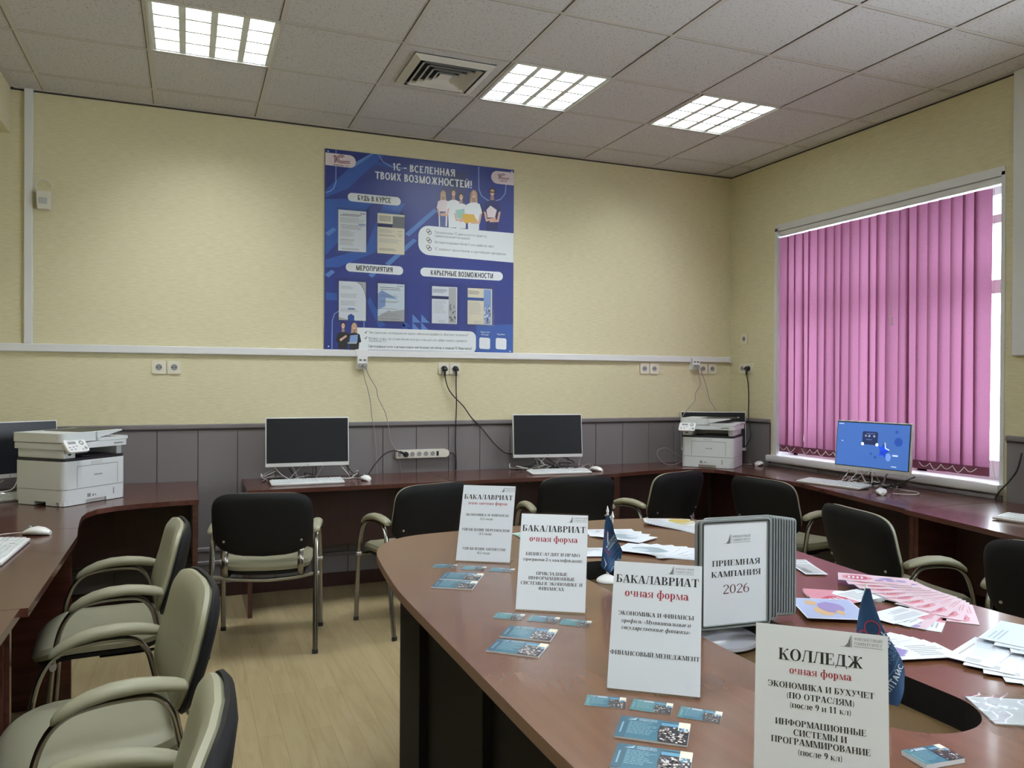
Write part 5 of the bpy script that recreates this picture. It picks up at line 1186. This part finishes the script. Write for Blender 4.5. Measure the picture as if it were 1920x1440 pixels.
def ringp(cx, cz, r, w, n=18, ry=1.2): return [[(cx+rr_*math.cos(2*PI*a/n), cz+rr_*ry*math.sin(2*PI*a/n)) for rr_, a in ((r, k), (r, k+1), (r-w, k+1), (r-w, k))] for k in range(n)]
def print1(write, fl):
    fl(ringp(-.003, .155, .009, .0016), 3)
    write('ФИНАНСОВЫЙ', -.004, .112, .085, .0085, 0); write('УНИВЕРСИТЕТ', .003, .103, .085, .0085, 0); write('ПРИ ПРАВИТЕЛЬСТВЕ', .010, .094, .08, .006, 1); write('РОССИЙСКОЙ', .015, .087, .07, .006, 1)
    fl(seg((-.003, .045), (.040, .104), .0012, 14), 1); write('АЛТАЙСКИЙ', .008, .034, .060, .0085, 0, .02)
    fl(seg((-.012, .108), (.010, .088), .0030), 3); fl(seg((-.010, .114), (.012, .094), .0022), 3)
    fl([[(-.013, .086), (-.003, .062), (-.011, .048), (-.008, .062)]], 4)
flag('blue table flag on a white stand behind the second programme sign', (2.035, -3.185, TZ), R(-22), .218,
     [(-.003, .216, .003, .216), (-.010, .185, .014, .196), (-.013, .15, .020, .165), (-.016, .11, .034, .13), (-.019, .075, .047, .105), (-.021, .055, .042, .075), (-.016, .047, .026, .054), (.004, .034, .012, .038)], True, R(56), print1)
def print2(write, fl):
    fl(ringp(.006, .213, .012, .0022), 2); fl(ringp(-.009, .194, .012, .0022), 2); fl(seg((-.028, .160), (-.020, .186), .003), 2)
    write('ФИНАНСОВЫЙ', .003, .172, .112, .0110, 0, .02); write('УНИВЕРСИТЕТ', .015, .165, .112, .0110, 0, .02); write('ПРИ ПРАВИТЕЛЬСТВЕ', .026, .159, .105, .0072, 1); write('РОССИЙСКОЙ', .033, .153, .08, .0072, 1)
    fl(seg((.018, .098), (.058, .170), .0015, 14), 1); write('АЛТАЙСКИЙ', .030, .098, .090, .0125, 0, .02)
flag('blue table flag rising behind the nearest white sign', (1.905, -4.352, TZ), R(-26), .262,
     [(-.003, .282, .003, .282), (-.007, .262, .008, .260), (-.013, .230, .022, .215), (-.022, .195, .042, .185), (-.031, .165, .060, .158), (-.036, .135, .068, .135), (-.034, .105, .064, .105), (-.02, .08, .050, .078)], False, R(60), print2)

# ------------------------------------------------------------------ page display stand in the table slot
rot_ = thing('page_display_stand', 'grey page display stand with a fan of framed pages in the table slot', 'display stand', (2.130, -3.625, .690))
bm = bm_new(); lathe(bm, [(0, 0), (.108, 0), (.112, .004), (.110, .012), (.098, .018), (.06, .021), (.03, .024), (0, .024)], 40); obj('base', bm, 'base_plastic', rot_)
bm = bm_new(); cyl(bm, (0, .02, .02), (0, .02, .062), .020, 20); box(bm, -.085, .11, -.02, .05, .052, .064, 0, .004, 1); obj('bracket', bm, 'grey_plastic', rot_)
def page(T, w, h, sheet):
    bm = bm_new(); n = 6
    prof = [(0., -.0026), (.0016, -.0040), (.0058, -.0040), (.0064, -.0012), (.0086, -.0012), (.0092, -.0036), (.0115, -.0030), (.0120, .0)]
    RS = [[T @ Vector((x, y, z)) for x, z in rrect(w-2*q, h-2*q, max(.004, .012-q), n, w/2, h/2)] for q, y in prof]
    back = [[T @ Vector((x, -y, z)) for x, z in rrect(w-2*q, h-2*q, max(.004, .012-q), n, w/2, h/2)] for q, y in prof]
    RS = back[::-1]+RS
    V = [[bm.verts.new(p) for p in r_] for r_ in RS]
    for q in range(len(V)-1):
        mi = 1 if q in (3, 4, len(V)-5, len(V)-6, 2, len(V)-4) else 0
        for k in range(len(V[0])):
            l = (k+1) % len(V[0]); bm.faces.new((V[q][k], V[q][l], V[q+1][l], V[q+1][k])).material_index = mi
    fr = obj('page_frame', bm, ['grey_frame', 'groove_shade'], rot_, smooth=False)
    bm = bm_new(); y = -.0012
    for yy, s_ in ((-.0012, 1), (.0012, -1)):
        pts = [T @ Vector((x, yy, z)) for x, z in rrect(w-.022, h-.022, .004, 3, w/2, h/2)]; poly(bm, pts, 0)
    if sheet:
        f = lambda u, v_: T @ Vector((u, -.0016, v_))
        uni_logo(bm, f, w*.36, h*.775, .42, 2)
        put(bm, serif('ПРИЕМНАЯ'), f, w*.51, h*.60, w*.68, h*.052, 1); put(bm, serif('КАМПАНИЯ'), f, w*.51, h*.50, w*.70, h*.052, 1); put(bm, serif('2026', .10, .045), f, w*.51, h*.36, w*.38, h*.082, 3)
    obj('page_sheet', bm, ['paper', 'ink', 'ink_grey', 'page_red'], fr, smooth=False)
mat('groove_shade', s2l((58, 62, 64)), .6); mat('page_red', s2l((88, 30, 36)), .6)  # darker grey puts the shade of the frame groove into its colour
base = Vector((-.022-.106, -.098, .067))
page(Matrix.Translation(base) @ Matrix.Rotation(R(-5), 4, 'Z'), .212, .284, True)
page(Matrix.Translation(base+Vector((-.006, .010, -.002))) @ Matrix.Rotation(R(3), 4, 'Z'), .205, .284, False)
e0 = base+Matrix.Rotation(R(-5), 3, 'Z') @ Vector((.012, .006, .006))
for k in range(10):
    hp = e0+Vector((.925, -.38, 0))*(.0093*k)+Vector((.38, .925, 0))*(.0098*k)+Vector((0, 0, -.0022*k+(.016 if k > 2 else .004)))
    page(Matrix.Translation(hp) @ Matrix.Rotation(R(-5-.6*k), 4, 'Z'), .208, .278 if k < 3 else .266, False)

# ------------------------------------------------------------------ leaflets and brochures
LM = ['paper', 'paper_cream', 'paper_blue', 'paper_grey', 'ink_soft', 'lf_green', 'lf_red', 'lf_rose', 'lf_lilac', 'lf_yellow', 'lf_bluegrey', 'lf_sand', 'ink_grey', 'lf_sky', 'lf_blush']
for nm, c in (('lf_green', (120, 186, 160)), ('lf_red', (188, 84, 100)), ('lf_rose', (208, 146, 160)), ('lf_lilac', (146, 138, 190)), ('lf_yellow', (196, 176, 84)), ('lf_bluegrey', (158, 178, 192)), ('lf_sand', (206, 176, 130)), ('lf_sky', (168, 186, 220)), ('lf_blush', (222, 200, 210))):
    mat(nm, s2l(c), .35)
SH = {}
def sheet(name, cat, label, x, y, a, w, h, style, lift, group, seed, curl=.0):
    """A printed leaflet lying on the table; w along its own x axis."""
    rg = random.Random(seed); bm = bm_new(); n = 8; rows = []
    dz = lambda u: curl*(max(0, abs(u-.5)-.2)/.3)**2
    th = .0009
    for k in range(n+1):
        u = k/n; rows.append([bm.verts.new(((u-.5)*w, s_*h/2, dz(u)+q)) for s_, q in ((-1, 0), (-1, th), (1, th), (1, 0))])
    for p, q in zip(rows[:-1], rows[1:]):
        for i in range(4): bm.faces.new((p[i], q[i], q[(i+1) % 4], p[(i+1) % 4]))
    bm.faces.new(rows[0]); bm.faces.new(rows[-1][::-1])
    def f(u, v_, d=.0003): return ((u-.5)*w, (v_-.5)*h, dz(u)+th+d)
    def pq(pts, m_, d=.0003): poly(bm, [f(u, v_, d) for u, v_ in pts], m_)
    def bar(u0, u1, v0, v1, m_, d=.0003): pq([(u0, v0), (u1, v0), (u1, v1), (u0, v1)], m_, d)
    def text(u0, u1, v0, k, st, m_=4):
        for i in range(k): bar(u0, u0+(u1-u0)*rg.uniform(.6, 1), v0-st*i-st*.45, v0-st*i, m_)
    def blob(cx, cy, rx, ry, m_, d=.0004, k=14): pq([(cx+rx*math.cos(2*PI*i/k)*(1+rg.uniform(-.12, .12)), cy+ry*math.sin(2*PI*i/k)*(1+rg.uniform(-.12, .12))) for i in range(k)], m_, d)
    if style == 'plain': text(.08, .9, .9, 8, .045); text(.08, .6, .45, 6, .045)
    elif style == 'map': blob(.45, .5, .33, .3, 10); blob(.6, .62, .15, .14, 2, .0005); text(.06, .4, .94, 2, .04)
    elif style == 'green': bar(.0, .6, .1, .9, 5); text(.65, .95, .85, 8, .07)
    elif style == 'yellow': blob(.75, .5, .24, .45, 9); text(.06, .5, .9, 9, .09, 3)
    elif style == 'orange': text(.05, .5, .85, 4, .2, 7); text(.55, .95, .8, 4, .18)
    elif style == 'pink':
        bar(.0, 1, 0, 1, 14, .0002)
        blob(.26, .5, .22, .34, 7, .0004, 20); blob(.26, .5, .16, .24, 6, .0005, 20); 
        for i in range(4): bar(.14+.06*i, .17+.06*i, .36, .64, 0, .0006)
        for i in range(7): blob(.62+rg.uniform(-.1, .3), rg.uniform(.3, .75), .07, .11, 8, .0004+.00003*i, 8)
        text(.5, .95, .2, 2, .07, 7)
    elif style == 'red':
        bar(0, .45, 0, 1, 7, .0002); blob(.24, .5, .2, .36, 6, .0004, 20); 
        for i in range(4): bar(.12+.07*i, .15+.07*i, .36, .64, 0, .0006)
        text(.5, .95, .85, 6, .12)
    elif style == 'lilac': 
        for i in range(6): blob(rg.uniform(.15, .6), rg.uniform(.25, .75), .07, .1, 8, .0004+.00003*i, 9)
        text(.55, .95, .85, 6, .12)
    elif style == 'grid': 
        for i in range(3): bar(.06+.04*i, .085+.04*i, .3, .62, 3)
        for i in range(4): bar(.3+.1*i, .33+.1*i, .3, .65, 2)
        text(.2, .8, .85, 1, .1); blob(.75, .6, .18, .2, 2)
    elif style == 'mag':
        bar(.02, .98, .02, .98, 13, .0002); blob(.35, .62, .22, .16, 11); blob(.55, .45, .26, .2, 8, .0005); blob(.3, .38, .12, .06, 11, .0006); blob(.75, .72, .12, .1, 11, .0006); text(.06, .4, .12, 2, .04)
    elif style == 'bluish': bar(.03, .97, .05, .95, 2, .0002); text(.1, .6, .85, 3, .1, 10)
    elif style == 'grey': bar(.06, .94, .08, .92, 3); text(.12, .8, .85, 4, .07, 4)
    o = obj(name, bm, LM, None, (x, y, TZ+lift), R(a), smooth=False); return tag(o, label, cat, group)
ORD = ['lowest', 'second from the bottom', 'third from the bottom', 'fourth from the bottom', 'fifth from the bottom', 'sixth from the bottom', 'seventh from the bottom', 'eighth from the bottom', 'ninth from the bottom', 'tenth from the bottom', 'topmost']
def fan(what, where, group, p0, p1, a0, a1, n, w, h, styles, seed, lift0=0., step=.0017, name='leaflet'):
    for k in range(n):
        f = k/(n-1) if n > 1 else 0
        lb = '%s %s, %s' % (what, where, 'topmost' if k == n-1 else ORD[k])
        sheet(name, 'leaflet', lb, p0[0]+(p1[0]-p0[0])*f, p0[1]+(p1[1]-p0[1])*f, a0+(a1-a0)*f, w, h, styles[k % len(styles)], lift0+step*k, group, seed+k)
fan('pale green leaflet', 'fanned behind the two far signs', 'green leaflets', (2.16, -2.36), (2.15, -2.52), 10, -35, 4, .21, .10, ['green'], 100)
fan('white leaflet', 'fanned just behind the second sign', 'white leaflets behind the signs', (2.05, -2.66), (2.17, -2.775), 60, -20, 3, .21, .148, ['plain', 'map'], 110)
fan('white leaflet', 'fanned behind the farther flag', 'leaflets behind the farther flag', (2.46, -2.46), (2.46, -2.585), -18, -62, 4, .21, .148, ['map', 'plain', 'plain', 'map'], 120)
fan('map-printed leaflet', 'fanned left of the page stand', 'map leaflets left of the page stand', (2.50, -2.90), (2.40, -2.84), 50, 128, 6, .21, .148, ['plain', 'plain', 'plain', 'plain', 'map', 'map'], 130)
fan('white and yellow leaflet', 'fanned at the far table end', 'leaflets at the far table end', (2.82, -2.56), (2.80, -2.37), -80, -28, 9, .21, .10, ['plain', 'plain', 'plain', 'orange', 'orange', 'orange', 'plain', 'yellow', 'yellow'], 140)
fan('grey printed card', 'behind the page stand', 'grey cards behind the page stand', (2.80, -3.22), (2.765, -3.285), 65, 68, 3, .16, .075, ['grey'], 155)
fan('pink and white brochure', 'fanned by the right table edge', 'pink brochures', (2.79, -3.83), (2.815, -3.52), 42, -44, 11, .21, .10, ['pink'], 160, 0., .0018)
fan('red-headed brochure', 'fanned beside the blue magazine', 'red brochures', (2.625, -3.575), (2.60, -3.625), -36, 6, 6, .21, .10, ['red'], 180, .0, .0017)
fan('pink brochure', 'in the loose pile right of the nearer flag', 'loose pink brochures', (2.64, -3.86), (2.60, -3.80), 214, 190, 4, .17, .09, ['red', 'pink', 'red', 'plain'], 190, .0, .0017)
sheet('magazine', 'magazine', 'blue-covered magazine with drawn figures beside the page stand', 2.455, -3.70, 62, .20, .17, 'mag', .0105, None, 200, .0)
fan('lilac and white leaflet', 'fanned beside the nearer flag', 'lilac leaflets', (2.385, -3.975), (2.375, -4.035), 18, -14, 5, .21, .10, ['lilac', 'plain', 'plain', 'plain', 'lilac'], 210, .0, .0018)
fan('pale leaflet', 'in the stepped row on the right', 'pale leaflets in the stepped row', (2.52, -4.265), (2.535, -4.105), 66, 20, 6, .21, .10, ['grid'], 220, .0, .0018)
fan('shiny bluish leaflet', 'fanned near the right photo edge', 'shiny bluish leaflets', (2.665, -4.18), (2.70, -4.06), 58, 22, 5, .20, .10, ['bluish'], 230, .012, .0018)
sheet('loose_sheet', 'paper', 'sheet of paper at the bottom right corner of the table', 2.15, -4.575, 30, .21, .148, 'plain', 0, None, 240)
# clear plastic sleeve with folded papers
sl = thing('plastic_sleeve', 'crumpled clear plastic sleeve with papers on the near right of the table', 'plastic sleeve', (2.325, -4.378, TZ), R(-30))
bm = bm_new(); box(bm, -.105, .105, -.06, .07, 0, .0025, 0); obj('paper', bm, 'paper', sl, smooth=False)
bm = bm_new(); V = {}
for i in range(17):
    for j in range(13):
        x, y = -.115+.235*i/16, -.075+.15*j/12
        V[i, j] = bm.verts.new((x, y, .0045+.005*abs(math.sin(x*55+math.sin(y*50)*1.5))+.003*abs(math.sin(y*70+x*20))))
for i in range(16):
    for j in range(12): bm.faces.new((V[i, j], V[i+1, j], V[i+1, j+1], V[i, j+1]))
obj('film', bm, 'clear_film', sl)
# stack of dark blue booklets at the right edge
mat('booklet_blue', s2l((30, 40, 120)), .4)
for k in range(8):
    bm = bm_new(); box(bm, -.075, .075, -.05, .05, 0, .0035, 0); box(bm, -.076, .07, -.051, .051, .0036, .0050, 1)
    ry = .0
    o = obj('booklet', bm, ['paper', 'booklet_blue'], None, (2.405+.0035*k, -4.420+.003*k, TZ+.012+.0056*k), R(-30+3*k), smooth=False)
    tag(o, 'dark blue booklet in the small stack cut by the right edge, '+('topmost' if k == 7 else ORD[k]), 'booklet', 'dark blue booklets')
